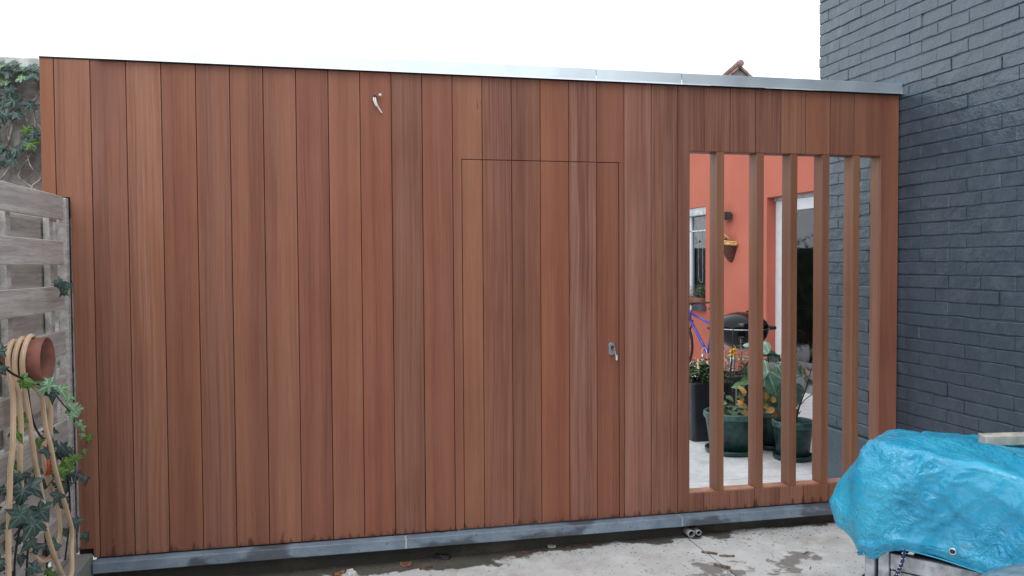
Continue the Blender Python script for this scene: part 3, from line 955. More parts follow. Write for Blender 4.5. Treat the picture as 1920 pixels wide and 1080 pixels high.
for i in range(9):
    zt = 1.780-i*.2145
    zb = max(zt-.115, -.10)
    board(-.139, -.120, -2.05, -.047+rf.uniform(-.003, .003), zb, zt, 'board', .004)
    if zb > .1:
        o = board(-.196, -.178, -2.05, -.02, zb-.108, zb+.008, 'back_board', -.004)
for y in (-.152, -.672, -1.19, -1.71):
    board(-.168, -.141, y-.024, y+.024, -.10, 1.762, 'batten')
o = box('post', -.150, -.107, -.045, -.004, -.14, 1.772, FENCE, fe, .003)
o = box('post', -.200, -.110, -2.14, -2.055, -.14, 1.80, FENCE, fe, .003)
kb = box('concrete_kerb', -.165, -.030, -2.2, -.004, -.16, .028, KERB, None, .008)
tag(kb, 'short grey concrete kerb running along the foot of the fence', 'kerb')

# terracotta pot nailed to the fence as a hose holder
fp = thing('terracotta_pot', (-.12, -.80, 1.075), 'terracotta flower pot fixed sideways to the fence as a hose holder', 'flower pot')
o = lathe('pot_body', [(0, 0), (.055, 0), (.058, .004), (.074, .10), (.083, .104), (.090, .152), (.087, .155), (.081, .152), (.070, .09), (.052, .010), (0, .010)], TERRA, fp, (0, 0, 0), 40)
o.rotation_euler = (0, math.pi/2, 0)
hs = thing('garden_hose', (-.05, -.75, 1.15), 'tan garden hose with cream stripe looped over the terracotta pot', 'hose')
def hosetube(pts, r=.0100):
    P = [Vector(p)-Vector(hs.location) for p in pts]
    o = tube('hose', P, r, HOSE, hs, 12, 6)
    me = o.data
    me.materials.append(HOSEL)
    S = smooth_path(P, 6)
    for i, f in enumerate(me.polygons):
        if len(f.vertices) == 4 and (i % 12) in (1, 5, 9): f.material_index = 1
A = [(-.085, -.722, 1.03), (-.085, -.735, 1.105), (-.085, -.785, 1.150), (-.085, -.835, 1.138), (-.083, -.868, 1.092), (-.075, -.878, 1.03), (-.06, -.893, .95), (-.05, -.925, .86), (-0.04, -0.966, 0.763), (-0.04, -0.99, 0.705), (-0.04, -1.008, 0.589), (-0.04, -1.017, 0.518), (-0.04, -1.028, 0.43), (-0.04, -1.036, 0.304), (-.04, -1.05, .1)]
B = [(-.056, -.715, 1.03), (-.056, -.728, 1.105), (-.056, -.780, 1.158), (-.056, -.835, 1.146), (-.056, -.876, 1.095), (-.055, -.880, 1.03), (-.05, -.868, .95), (-.05, -.852, .87), (-0.05, -0.849, 0.79), (-0.05, -0.863, 0.741), (-0.05, -0.868, 0.667), (-0.05, -0.858, 0.566), (-0.05, -0.846, 0.486), (-0.05, -0.834, 0.414), (-0.05, -0.794, 0.326), (-0.05, -0.733, 0.27), (-0.05, -0.655, 0.223), (-0.05, -0.572, 0.204), (-0.05, -0.511, 0.206), (-0.05, -0.438, 0.244), (-0.05, -0.425, 0.328), (-0.06, -0.461, 0.431), (-0.07, -0.49, 0.505), (-0.08, -0.512, 0.593), (-0.08, -0.50, 0.70)]
Cc = [(-.026, -.705, 1.03), (-.026, -.722, 1.11), (-.026, -.775, 1.166), (-.026, -.835, 1.155), (-.027, -.882, 1.095), (-.028, -.880, 1.03), (-.03, -.855, .95), (-.03, -.82, .85), (-0.03, -0.787, 0.723), (-0.03, -0.752, 0.627), (-0.03, -0.694, 0.491), (-0.03, -0.664, 0.369), (-0.03, -0.588, 0.238), (-0.03, -0.48, 0.104), (-0.02, -0.45, 0.06), (-0.01, -0.425, 0.07), (-0.01, -0.405, 0.109), (-0.02, -0.372, 0.175), (-0.02, -0.365, 0.262), (-0.02, -0.458, 0.412), (-0.02, -0.564, 0.58), (-0.02, -0.61, 0.684), (-0.03, -0.636, 0.779), (-0.03, -0.666, 0.897), (-0.02, -0.714, 0.918), (-0.02, -0.754, 0.95), (-.04, -.80, .985)]
E_ = [(-0.03, -0.60, 0.93), (-0.06, -0.47, 0.92), (-0.07, -0.447, 0.879), (-0.07, -0.447, 0.79), (-0.07, -0.452, 0.709)]
for P in (A, B, Cc): hosetube(P)
hosetube(E_, .0095)
hl = Vector(hs.location)
tube('hose_connector', [Vector((-.07, -.452, .715))-hl, Vector((-.07, -.452, .680))-hl], .014, GREYPVC, hs, 12, 0)
tube('connector_ring', [Vector((-.07, -.452, .679))-hl, Vector((-.07, -.455, .655))-hl], .0155, REDP, hs, 12, 0)
tube('hose_nozzle', [Vector((-.07, -.456, .654))-hl, Vector((-.07, -.490, .612))-hl], .013, GREYPVC, hs, 12, 0)
tube('connector_ring', [Vector((-.07, -.491, .611))-hl, Vector((-.07, -.502, .545))-hl], .016, REDP, hs, 12, 0)

# ivy on the fence
fi = thing('fence_ivy', (-.06, -.6, .1), 'ivy climbing over the lower end of the grey fence', 'ivy')
fl = Vector(fi.location)
strand = [(0.0, -1.219, 1.136), (0.0, -1.129, 1.084), (0.0, -1.042, 1.047), (0.01, -0.928, 1.008), (0.02, -0.787, 0.962), (0.01, -0.664, 0.922), (0.0, -0.554, 0.875), (0.0, -0.465, 0.825), (0.0, -0.356, 0.77), (0.0, -0.266, 0.712)]
tube('stem', [Vector(p)-fl for p in strand], lambda t: .005-.003*t, DSTEM, fi, 6, 4)
sprout = [(-0.06, -0.562, 0.50), (-0.04, -0.457, 0.54), (-0.04, -0.271, 0.547), (-0.04, -0.108, 0.547), (-0.04, -0.022, 0.60)]
tube('stem', [Vector(p)-fl for p in sprout], .002, DSTEM, fi, 6, 4)
rl = random.Random(21)
def lf(me, y, z, s, x=None, n=None):
    x = rl.uniform(-.05, -.01) if x is None else x
    n = n or (rl.uniform(.2, .9), -1, rl.uniform(-.1, .6))
    s *= .70
    put(rl.choice(me), fi, (x, y, z), n, rl.choice((3.14+rl.uniform(-.7, .7), rl.uniform(0, 6.28))), s)
# along the strand: big green ones first, then paler and smaller towards the tip
lf(ivyM, -1.19, 1.15, .085, 0); lf(ivyM, -1.17, 1.09, .07, .0)
lf(ivyB, -.98, 1.02, .080, .01); lf(ivyB, -.93, 1.00, .075, .01)
lf(ivyL, -.84, .985, .115, .04, (.5, -1, .3)); lf(ivyM, -.80, .955, .07, .04)
lf(ivyM, -.74, .925, .075, .03); lf(ivyL, -.63, .925, .095, .03, (.5, -1, .3))
lf(ivyB, -.86, .80, .09, -.06); lf(ivyB, -.84, .85, .07, -.05)
lf(ivyL, -.47, .87, .075, .01, (.5, -1, .3)); lf(ivyL, -.42, .815, .085, .01, (.4, -1, .2)); lf(ivyL, -.37, .80, .07, .02); lf(ivyL, -.46, .79, .06, .02)
lf(ivyL, -.30, .725, .062, .0, (.3, -1, .1)); lf(ivyL, -.28, .70, .045, .01, (.3, -1, .1)); lf(ivyL, -.25, .66, .045, .0, (.3, -1, .1))
tube('stem', [Vector(p)-fl for p in ((0, -.266, .712), (0, -.255, .67), (0.0, -.262, .62))], .0015, PSTEM, fi, 6, 3)
# cluster half-way up the post
for y, z, s in ((-.30, 1.36, .08), (-.26, 1.345, .075), (-.22, 1.35, .065), (-.33, 1.375, .065), (-.28, 1.325, .05), (-.17, 1.355, .05)):
    lf(ivyM, y, z, s, -.06)
lf(ivyB, -.27, 1.322, .045, -.05)
# sprout with bright leaves
for y, z, s in ((-.50, .56, .08), (-.44, .54, .07), (-.38, .565, .085), (-.33, .535, .07), (-.28, .565, .075), (-.20, .545, .05), (-.12, .56, .045), (-.02, .61, .055), (-.05, .60, .035)):
    lf(ivyB, y, z, s, -.03)
# dense dark growth
pts = [(-.95, .60), (-.88, .63), (-.80, .60), (-.72, .63), (-.66, .60), (-.62, .66), (-.70, .56), (-.77, .53), (-.99, .52), (-.93, .50), (-.86, .55), (-1.04, .56), (-1.06, .46), (-1.0, .43), (-.94, .44), (-.88, .47), (-.80, .46), (-.74, .47), (-.69, .51), (-.60, .55), (-.36, .62), (-.32, .60), (-.27, .60), (-.40, .63), (-.30, .50), (-.24, .49), (-.22, .43), (-.27, .42), (-.20, .46), (-.16, .44), (-.25, .35), (-.21, .33), (-.24, .29), (-.20, .26), (-.16, .50), (-.22, .54), (-.76, .36), (-.71, .33), (-.80, .31), (-.84, .37), (-.90, .34), (-.96, .33), (-1.03, .33), (-1.08, .36), (-1.0, .25), (-.92, .25), (-.85, .24), (-.74, .25), (-.70, .28), (-.55, .25), (-.48, .22), (-.42, .20), (-1.06, .20), (-.98, .16), (-.88, .14), (-1.07, .64), (-.56, .60), (-.48, .68), (-.44, .72), (-.66, .45), (-.62, .40), (-.50, .45), (-.46, .48), (-.12, .40), (-.10, .33), (-.18, .20), (-.14, .16)]
for y, z in pts:
    if rl.random() < .10: continue
    lf(ivyM, y+rl.uniform(-.02, .02), z+rl.uniform(-.02, .02), rl.uniform(.045, .098), rl.uniform(-.11, -.02))
for i in range(9):
    put(rl.choice(ivyM), fi, (rl.uniform(-.03, .02), rl.uniform(-1.06, -.80), rl.uniform(.40, .60)), (rl.uniform(.1, .7), -1, rl.uniform(-.1, .5)), 3.14+rl.uniform(-.8, .8), rl.uniform(.07, .095))
for y, z in ((-.83, .66), (-.60, .71), (-.86, .50), (-.52, .13), (-.48, .10)): lf(ivyB, y, z, .06, -.07)
for P in ([(-.08, -.5, .1), (-.07, -.55, .3), (-.06, -.62, .5), (-.06, -.75, .6), (-.05, -.95, .62)], [(-.07, -.3, .1), (-.06, -.25, .3), (-.06, -.28, .5), (-.06, -.42, .62)], [(-.06, -.9, .05), (-.06, -.92, .3), (-.05, -.85, .48), (-.05, -.78, .46)], [(-.05, -.85, .15), (-.05, -.8, .38), (-.03, -.88, .45), (-.03, -1.0, .44)], [(-.1, -.62, .95), (-.09, -.6, .8), (-.08, -.5, .7), (-.07, -.42, .75)]):
    tube('stem', [Vector(p)-fl for p in P], .004, DSTEM, fi, 6, 5)

# ------------------------------------------------------------------ potted plants in the courtyard
def round_pot(cx, cy, rim, h, label, saucer=True, z0=-.08):
    t = thing('potted_plant', (cx, cy, z0), label, 'potted plant', 'dark green pots behind the slats')
    rb_ = rim*.76
    lathe('pot', [(0, .012), (rb_*.9, .012), (rb_, .018), (rim*.93, h-.05), (rim*.93, h-.045), (rim*.90, h-.045), (rb_*.9, .03), (0, .03)], GREENP, t, (0, 0, .006), 48)
    lathe('pot_rim', [(rim*.91, h-.052), (rim*.985, h-.048), (rim, h-.035), (rim, h-.008), (rim*.98, h), (rim*.93, h), (rim*.905, h-.01), (rim*.90, h-.052)], GREENR, t, (0, 0, .006), 48)
    if saucer:
        lathe('saucer', [(0, .001), (rb_*1.10, .001), (rb_*1.22, .012), (rb_*1.25, .040), (rb_*1.19, .041), (rb_*1.13, .014), (0, .010)], GREENP, t, (0, 0, 0), 48)
    lathe('soil', [(0, h-.062), (rim*.5, h-.058), (rim*.90, h-.066)], SOIL, t, (0, 0, 0), 24)
    return t
rp_ = random.Random(31)
# 1: front left pot with small green leaves
p1 = round_pot(4.25, 1.63, .222, .325, 'dark green round pot with low leafy sprouts, first in the front row of pots')
ovs = [oval_leaf('leaf', DKLEAF, 1, .55, i) for i in range(3)]
ovy = [oval_leaf('leaf', YELL, 1, .7, i+5, .3) for i in range(3)]
gl = [oval_leaf('leaf', leaf_material('mid_green_leaf', (.05, .13, .04), (.10, .21, .08)), 1, .6, i+8) for i in range(3)]
def sprig(t, base, top, leaves, mats, size, r=.003, sm=DSTEM):
    b = Vector(base); tp = Vector(top)
    mid = (b+tp)/2+Vector((rp_.uniform(-.02, .02), rp_.uniform(-.02, .02), 0))
    tube('stem', [b-Vector(t.location), mid-Vector(t.location), tp-Vector(t.location)], r, sm, t, 6, 4)
    for i in range(leaves):
        f = .35+.65*(i+.5)/leaves
        p = b.lerp(mid, f*2) if f < .5 else mid.lerp(tp, f*2-1)
        a = i*2.4+rp_.random()
        put(rp_.choice(mats), t, p, (math.cos(a)*.5, math.sin(a)*.5-.35, 1), rp_.uniform(0, 6.28), size*rp_.uniform(.7, 1.15))
for i in range(9):
    a = rp_.uniform(0, 6.28); r_ = rp_.uniform(.02, .16)
    x, y = 4.25+r_*math.cos(a), 1.63+r_*math.sin(a)
    sprig(p1, (x, y, .17), (x+rp_.uniform(-.06, .06), y+rp_.uniform(-.06, .06), .17+rp_.uniform(.06, .21)), 5, gl+ovs, .075)
for (x, y, z) in ((4.33, 1.55, .29), (4.38, 1.6, .22), (4.12, 1.56, .25)):
    put(rp_.choice(ovy), p1, (x, y, z), (.2, -1, .3), 1.0, .07)
# 2: rear pot with broad grey-green leaves and yellowing ones
p2 = round_pot(4.66, 1.72, .20, .31, 'dark green pot behind the others holding a broad-leaved plant with yellowing leaves')
bigs = [oval_leaf('leaf', BIGL, 1, .82, i+40, .22, 9, .055) for i in range(5)]
for (x, y, z, s, n, ro) in ((4.47, 1.55, .66, .22, (-.2, -1, .8), 2.6), (4.60, 1.55, .62, .24, (.1, -1, .7), 3.4), (4.56, 1.62, .70, .22, (0, -.8, 1), .5), (4.49, 1.50, .57, .20, (-.3, -1, .5), 3.5),
                            (4.62, 1.48, .50, .26, (.2, -1, .35), 3.0), (4.66, 1.60, .68, .22, (.3, -.9, .9), 4.0), (4.74, 1.55, .58, .24, (.5, -.9, .8), 4.2), (4.82, 1.55, .53, .24, (.6, -.7, .9), 4.4),
                            (4.40, 1.56, .52, .12, (-.5, -1, .6), 2.0), (4.34, 1.58, .46, .11, (-.6, -.8, .9), 1.7), (4.36, 1.60, .41, .09, (-.5, -.9, .5), 2.2), (4.53, 1.58, .44, .22, (0, -1, .3), 3.3),
                            (4.70, 1.5, .46, .20, (.3, -1, .3), 3.6), (4.55, 1.75, .66, .22, (-.2, .2, 1), 1.0), (4.75, 1.8, .6, .22, (.3, .3, 1), 5.5), (4.52, 1.6, .38, .14, (-.1, -1, .2), 3.3)):
    b = rp_.choice(bigs) if s > .16 else rp_.choice(gl)
    put(b, p2, (x, y, z), n, ro, s)
    tube('stem', [Vector((4.66, 1.72, .18))-Vector(p2.location), Vector(((4.66+x)/2, (1.72+y)/2, (.18+z)/2+.08))-Vector(p2.location), Vector((x, y, z-.004))-Vector(p2.location)], .003, DSTEM, p2, 6, 4)
for (x, y, z, s) in ((4.29, 1.50, .405, .07), (4.27, 1.49, .33, .045), (4.46, 1.48, .42, .075), (4.44, 1.47, .30, .06), (4.53, 1.46, .285, .07), (4.58, 1.47, .27, .08), (4.50, 1.45, .34, .07), (4.25, 1.5, .36, .08)):
    put(rp_.choice(ovy), p2, (x, y, z), (rp_.uniform(-.4, .4), -1, rp_.uniform(-.2, .4)), rp_.uniform(0, 6.28), s)
# 3: front right pot with a dark dry stem
p3 = round_pot(4.60, 1.31, .158, .295, 'dark green pot nearest the slats at right with a bare dark stem')
l3 = Vector(p3.location)
tube('stem', [Vector((4.61, 1.30, .16))-l3, Vector((4.625, 1.27, .32))-l3, Vector((4.655, 1.22, .48))-l3, Vector((4.685, 1.20, .63))-l3], lambda t: .008-.005*t, DSTEM, p3, 7, 5)
tube('stem', [Vector((4.628, 1.27, .33))-l3, Vector((4.66, 1.24, .39))-l3, Vector((4.70, 1.21, .43))-l3], .0035, DSTEM, p3, 6, 4)
tube('stem', [Vector((4.57, 1.30, .16))-l3, Vector((4.58, 1.26, .26))-l3, Vector((4.60, 1.24, .33))-l3], .004, CHIP, p3, 6, 4)
dry = [oval_leaf('leaf', DRYL, 1, .5, i+60, .5) for i in range(2)]
for (x, y, z) in ((4.54, 1.24, .37), (4.57, 1.22, .34), (4.60, 1.22, .30), (4.56, 1.23, .30), (4.53, 1.25, .33), (4.67, 1.2, .57), (4.68, 1.2, .61), (4.66, 1.2, .53)):
    put(rp_.choice(dry), p3, (x, y, z), (rp_.uniform(-1, 1), -1, rp_.uniform(-.5, .5)), rp_.uniform(0, 6.28), .055)

def square_planter(name, x0, x1, y0, y1, h, label, taper=.03, z0=-.08):
    t = thing(name, ((x0+x1)/2, (y0+y1)/2, z0), label, 'planter')
    hx, hy = (x1-x0)/2, (y1-y0)/2
    bm = bmesh.new()
    def ring(sx, sy, z, rr=.035):
        out = []
        for (qx, qy, a0) in ((1, 1, 0), (-1, 1, 90), (-1, -1, 180), (1, -1, 270)):
            for k in range(5):
                a = R(a0+k*22.5)
                out.append(bm.verts.new((qx*(sx-rr)+rr*math.cos(a), qy*(sy-rr)+rr*math.sin(a), z)))
        return out
    rr = [ring(hx-taper, hy-taper, .0), ring(hx-taper+.003, hy-taper+.003, .01), ring(hx, hy, h-.004), ring(hx-.003, hy-.003, h), ring(hx-.022, hy-.022, h), ring(hx-.026, hy-.026, h-.05)]
    for a, b in zip(rr, rr[1:]):
        for k in range(20): bm.faces.new((a[k], a[(k+1) % 20], b[(k+1) % 20], b[k]))
    bm.faces.new(rr[0][::-1])
    finish('planter_body', bm, ANTH, t)
    bm = bmesh.new(); q = ring(hx-.024, hy-.024, h-.035); bm.faces.new(q)
    finish('soil', bm, SOIL, t)
    return t
def tuft(t, pts, mesh_list, n, spread, size, seed, upn=.6, name='foliage'):
    """many small leaves joined into one part"""
    rnd = random.Random(seed)
    bm = bmesh.new()
    mat = mesh_list[0].materials[0]
    src = []
    for me in mesh_list:
        src.append(([v.co.copy() for v in me.vertices], [list(p.vertices) for p in me.polygons]))
    for i in range(n):
        p = Vector(rnd.choice(pts)) if not callable(pts) else Vector(pts(rnd))
        p = p+Vector((rnd.gauss(0, spread[0]), rnd.gauss(0, spread[1]), rnd.gauss(0, spread[2])))
        d = Vector((rnd.uniform(-1, 1), rnd.uniform(-1, 1), rnd.uniform(-.2, 1)+upn)).normalized()
        q = d.to_track_quat('Z', 'Y').to_matrix() @ Matrix.Rotation(rnd.uniform(0, 6.28), 3, 'Z')
        s = size*rnd.uniform(.6, 1.25)
        vs, fs = rnd.choice(src)
        nv = [bm.verts.new(q @ (v*s) + p - Vector(t.location)) for v in vs]
        for f in fs: bm.faces.new([nv[k] for k in f])
    me = bpy.data.meshes.new(name); bm.to_mesh(me); bm.free()
    o = link(name, me, mat, t)
    o['kind'] = 'stuff'
    return o
ta = square_planter('tall_planter', 4.08, 4.47, 2.0, 2.39, .50, 'tall square anthracite planter with a low green bush and pale flowers')
sl = [oval_leaf('leaf', leaf_material('bush_leaf', (.040, .085, .030), (.085, .15, .055), False), 1, .34, i+70, .15, 3) for i in range(3)]
def dome(cx, cy, cz, rx, rz):
    def f(r):
        a = r.uniform(0, 6.28); q = math.sqrt(r.random())
        return (cx+rx*q*math.cos(a), cy+rx*q*math.sin(a), cz+rz*math.sqrt(max(0, 1-q*q*.85))*r.uniform(.45, 1))
    return f
tuft(ta, dome(4.275, 2.195, .40, .19, .19), sl, 620, (.008, .008, .008), .065, 1)
for i, (x, y, z) in enumerate(((4.17, 2.10, .585), (4.25, 2.08, .595), (4.32, 2.12, .58), (4.22, 2.2, .60), (4.36, 2.08, .55), (4.15, 2.05, .56))):
    for k in range(5):
        put(oval_leaf('petal', FLOWER, 1, .7, k, .3, 3), ta, (x, y, z), (math.cos(k*1.26)*.7, math.sin(k*1.26)*.7-.2, .6), k*1.26, .028, 'petal')
tr = square_planter('trough_planter', 4.50, 5.25, 2.45, 2.82, .475, 'long anthracite trough with rosemary and yellow flowers in front of the barbecue', .02)
rs = [oval_leaf('leaf', ROSEM, 1, .16, i+80, .05, 2) for i in range(2)]
for i, (x, h) in enumerate(((4.72, .27), (4.76, .22), (4.84, .25), (4.90, .36), (4.93, .40), (4.96, .34), (4.99, .25), (4.80, .17), (5.02, .28), (4.68, .22), (4.87, .28))):
    y = 2.62+rp_.uniform(-.06, .06)
    top = (x+rp_.uniform(-.03, .03), y, .36+h)
    tube('stem', [Vector((x, y, .34))-Vector(tr.location), Vector(top)-Vector(tr.location)], .003, PSTEM, tr, 5, 0)
    tuft(tr, [(x+(top[0]-x)*t_, y, .38+h*t_*.95) for t_ in [k/14 for k in range(15)]], rs, 90, (.008, .008, .006), .032, i+5, .2)
tuft(tr, dome(4.99, 2.60, .36, .11, .16), sl, 190, (.008, .008, .008), .075, 44)
for i, (x, z) in enumerate(((4.755, .62), (4.775, .60), (4.745, .585), (4.77, .635))):
    for k in range(4):
        put(oval_leaf('petal', FLOWY, 1, .6, k, .3, 3), tr, (x, 2.56, z), (math.cos(k*1.57)*.8, -.6, math.sin(k*1.57)*.8), k*1.3, .045, 'petal')
pk = tube('plant_stake', [(4.353, 1.93, .10), (4.372, 1.93, .45), (4.40, 1.93, .94)], .004, DSTEM, None, 6, 3)
tag(pk, 'thin dark stake leaning upright between the pots and the barbecue', 'stake')
pk.location = (.02, 0, -.04)
# white metal corner hoop beside the tall planter
hp = tube('wire_hoop', [(4.49, 2.03, -.08), (4.50, 2.03, .34), (4.49, 2.05, .37), (4.44, 2.2, .37)], .006, PALEW, None, 6, 3)
tag(hp, 'thin pale rod standing against the tall square planter', 'rod')

# ------------------------------------------------------------------ unseen hedging added on the left so the door glass reflects something dark
hg = thing('added_hedge', (-1.1, 5.0, -.29), 'tall dark evergreen hedging added out of view on the left of the courtyard, for dark reflections', 'added_hedge')
bm = bmesh.new()
g_ = []
for j in range(26):
    row = []
    for i in range(50):
        y = 2.6+6.6*i/49; z = -.29+2.5*j/25
        row.append(bm.verts.new((-.75+1.1+.12*noise.noise(Vector((1, y*2.2, z*2.2)))-.25*ssm_(j/25), y-5.0, z+.29)))
    g_.append(row)
for j in range(25):
    for i in range(49): bm.faces.new((g_[j][i], g_[j][i+1], g_[j+1][i+1], g_[j+1][i]))
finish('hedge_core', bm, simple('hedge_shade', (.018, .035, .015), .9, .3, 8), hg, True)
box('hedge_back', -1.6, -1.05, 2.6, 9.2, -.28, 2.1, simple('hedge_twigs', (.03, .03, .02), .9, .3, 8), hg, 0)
tuft(hg, lambda r: (-.72-.25*r.random()**3, r.uniform(2.6, 9.2), r.uniform(-.1, 2.25)), sl, 2600, (.05, .02, .02), .10, 91)

h2 = thing('added_hedge', (2.5, 10.2, -.29), 'dark evergreen hedging added out of view at the far end of the courtyard, for the glass to reflect', 'added_hedge')  # added unseen; its low top leaves sky reflected in the upper glass
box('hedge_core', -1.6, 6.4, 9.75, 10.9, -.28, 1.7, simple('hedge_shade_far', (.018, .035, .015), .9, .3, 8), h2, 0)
tuft(h2, lambda r: (r.uniform(-1.6, 6.4), 9.74-.2*r.random()**2, r.uniform(-.1, 1.9)), sl, 2400, (.02, .03, .02), .12, 92)

# ------------------------------------------------------------------ kettle barbecue
bq = thing('kettle_barbecue', (5.511, 3.83, -.08), 'black kettle barbecue with glossy domed lid by the salmon wall', 'barbecue')
RZ = .80
prof = [(.285*math.cos(a), .285*.60*math.sin(a)) for a in [R(k*6) for k in range(0, 16)]]
lathe('lid', [(r, RZ+.004+z) for r, z in prof[:-1]]+[(0, RZ+.004+.171)], ENAMEL, bq, (0, 0, 0), 56)
lathe('bowl', [(.289, RZ+.002), (.292, RZ-.006), (.285, RZ-.012)]+[(.285*math.cos(R(k*6)), RZ-.012-.235*math.sin(R(k*6))) for k in range(1, 15)]+[(0, RZ-.247)], ENAMEL, bq, (0, 0, 0), 56)
torus('rim_band', .290, .0045, STEEL, bq, 56, 8, loc=(0, 0, RZ-.002))
tube('lid_handle', [(.08, .05, RZ+.15), (.09, .05, RZ+.175), (.14, .04, RZ+.178), (.19, .03, RZ+.155), (.195, .03, RZ+.12)], .010, BLACKP, bq)
for s in (1, -1):
    bm = bmesh.new()
    ax = Vector((.977, -.214, 0))*s
    ay = Vector((.214, .977, 0))
    P = [ax*.27+ay*.055, ax*.335+ay*.055, ax*.352+ay*.03, ax*.352-ay*.03, ax*.335-ay*.055, ax*.27-ay*.055]
    tube_bm(bm, smooth_path([p+Vector((0, 0, RZ-.01+.01)) for p in P], 4), .021, 10)
    finish('side_handle', bm, BLACKP, bq, True)
    lathe('handle_bolt', [(0, .012), (.008, .010), (.009, 0)], STEEL, bq, tuple(ax*.352+ay*-.03+Vector((0, -.02, RZ))), 10).rotation_euler = (R(90), 0, 0)
for a in (-.6, 1.5, 3.6):
    c, s = math.cos(a), math.sin(a)
    tube('leg', [(.16*c, .16*s, RZ-.20), (.30*c, .30*s, .02)], .011, STEEL, bq, 8, 0)
    lathe('foot', [(0, 0), (.013, 0), (.014, .03), (0, .03)], BLACKP, bq, (.30*c, .30*s, 0), 10)
torus('ash_catcher', .14, .006, STEEL, bq, 32, 6, loc=(0, 0, RZ-.33))

# ------------------------------------------------------------------ bicycle leaning along the salmon wall, front wheel to the left
by = thing('bicycle', (6.10, 5.95, -.08), 'blue bicycle parked along the salmon wall, partly hidden by the planks', 'bicycle')
bz = Vector(by.location)
def bt(name, a, b, r, mat, par=by, seg=10):
    return tube(name, [Vector(a)-bz, Vector(b)-bz], r, mat, par, seg, 0)
BB = Vector((6.10, 5.867, .195)); HT = Vector((6.10, 6.41, .745)); HB = Vector((6.10, 6.445, .62)); ST = Vector((6.10, 5.72, .60)); FA = Vector((6.10, 6.66, .25)); RA = Vector((6.10, 5.44, .25))
bt('top_tube', HT-Vector((0, 0, .025)), ST, .016, BLUEP)
bt('down_tube', HB+Vector((0, 0, .02)), BB, .020, BLUEP)
bt('seat_tube', BB, ST+Vector((0, -.01, .05)), .016, BLUEP)
bt('head_tube', HT+Vector((0, 0, .015)), HB-Vector((0, 0, .01)), .021, BLUEP)
for s in (-.05, .05):
    bt('chain_stay', BB+Vector((s*.4, 0, 0)), RA+Vector((s, 0, 0)), .009, BLUEP)
    bt('seat_stay', ST+Vector((s*.4, 0, 0)), RA+Vector((s, 0, 0)), .008, BLUEP)
    bt('fork_blade', HB-Vector((0, 0, .01))+Vector((s, 0, 0)), FA+Vector((s, 0, 0)), .011, BLACKP)
bt('seat_post', ST, ST+Vector((0, -.04, .20)), .012, STEEL)
bt('steerer', HT, HT+Vector((0, -.02, .10)), .013, PLASTICW)
sp_ = ST+Vector((0, -.04, .21))
bm = bmesh.new()
rg = []
for t_, wd, hh in ((0, .02, .015), (.25, .022, .02), (.5, .035, .025), (.75, .075, .03), (.95, .07, .028), (1, .04, .015)):
    y = sp_.y+.14-.28*t_
    rg.append([bm.verts.new((sp_.x+wd*math.cos(a)-bz.x, y-bz.y, sp_.z+hh*math.sin(a)-bz.z)) for a in [2*math.pi*k/10 for k in range(10)]])
for a, b in zip(rg, rg[1:]):
    for k in range(10): bm.faces.new((a[k], a[(k+1) % 10], b[(k+1) % 10], b[k]))
bm.faces.new(rg[0]); bm.faces.new(rg[-1][::-1])
finish('saddle', bm, BLACKP, by, True)
hb_ = HT+Vector((0, -.02, .11))
tube('handlebar', [hb_+Vector(v)-bz for v in ((-.30, -.16, .015), (-.15, -.03, .01), (0, 0, 0), (.15, -.03, .01), (.30, -.16, .015))], .013, BLACKP, by, 10, 5)
bt('stem_clamp', hb_+Vector((0, -.03, -.01)), hb_+Vector((0, .02, 0)), .020, BLACKP)
for s in (-1, 1):
    tube('grip', [hb_+Vector((s*.26, -.125, .013))-bz, hb_+Vector((s*.31, -.17, .016))-bz], .019, BLACKP, by, 10, 0)
for A_, nm in ((FA, 'front'), (RA, 'rear')):
    wh = bpy.data.objects.new('wheel', None); col.objects.link(wh); wh.parent = by; wh.location = A_-bz; wh.rotation_euler = (0, R(90), 0)
    torus('tyre', .305, .020, RUBBER, wh, 56, 10)
    torus('rim', .282, .010, STEEL, wh, 56, 8)
    bm = bmesh.new()
    for k in range(24):
        a = 2*math.pi*k/24
        tube_bm(bm, [(.015*math.cos(a+.7), .015*math.sin(a+.7), .03*(1 if k % 2 else -1)), (.278*math.cos(a), .278*math.sin(a), 0)], .0012, 4, False)
    finish('spokes', bm, STEEL, wh)
    tube('hub', [(0, 0, -.05), (0, 0, .05)], .018, STEEL, wh, 12, 0)
torus('chainring', .085, .005, STEEL, by, 36, 6, rot=(0, R(90), 0), loc=tuple(BB+Vector((-.05, 0, 0))-bz))
bt('crank_arm', BB+Vector((-.07, .0, 0)), BB+Vector((-.07, .06, -.16)), .010, STEEL)
bt('crank_arm', BB+Vector((.07, .0, 0)), BB+Vector((.07, -.06, .16)), .010, STEEL)
box('pedal', BB.x-.15, BB.x-.075, BB.y+.02, BB.y+.10, BB.z-.175, BB.z-.15, BLACKP, by)
box('pedal', BB.x+.075, BB.x+.15, BB.y-.10, BB.y-.02, BB.z+.15, BB.z+.175, BLACKP, by)
by.location.z = -.08

# window box on the sill
wbx = thing('window_box', (6.56, 7.16, .797), 'terracotta trough with small plants on the window sill', 'window box')
box('trough', 6.47, 6.62, 6.86, 7.46, .798, .905, TERRA, wbx, .006)
box('soil', 6.485, 6.605, 6.88, 7.44, .9055, .908, SOIL, wbx, 0)
tuft(wbx, lambda r: (6.545+r.uniform(-.05, .05), r.uniform(6.90, 7.42), .91+r.random()**1.5*.17), rs, 300, (.006, .006, .006), .045, 77)
tuft(wbx, lambda r: (6.545+r.uniform(-.04, .04), r.gauss(6.96, .04), .93+r.random()*.17), sl, 110, (.006, .006, .006), .05, 78)

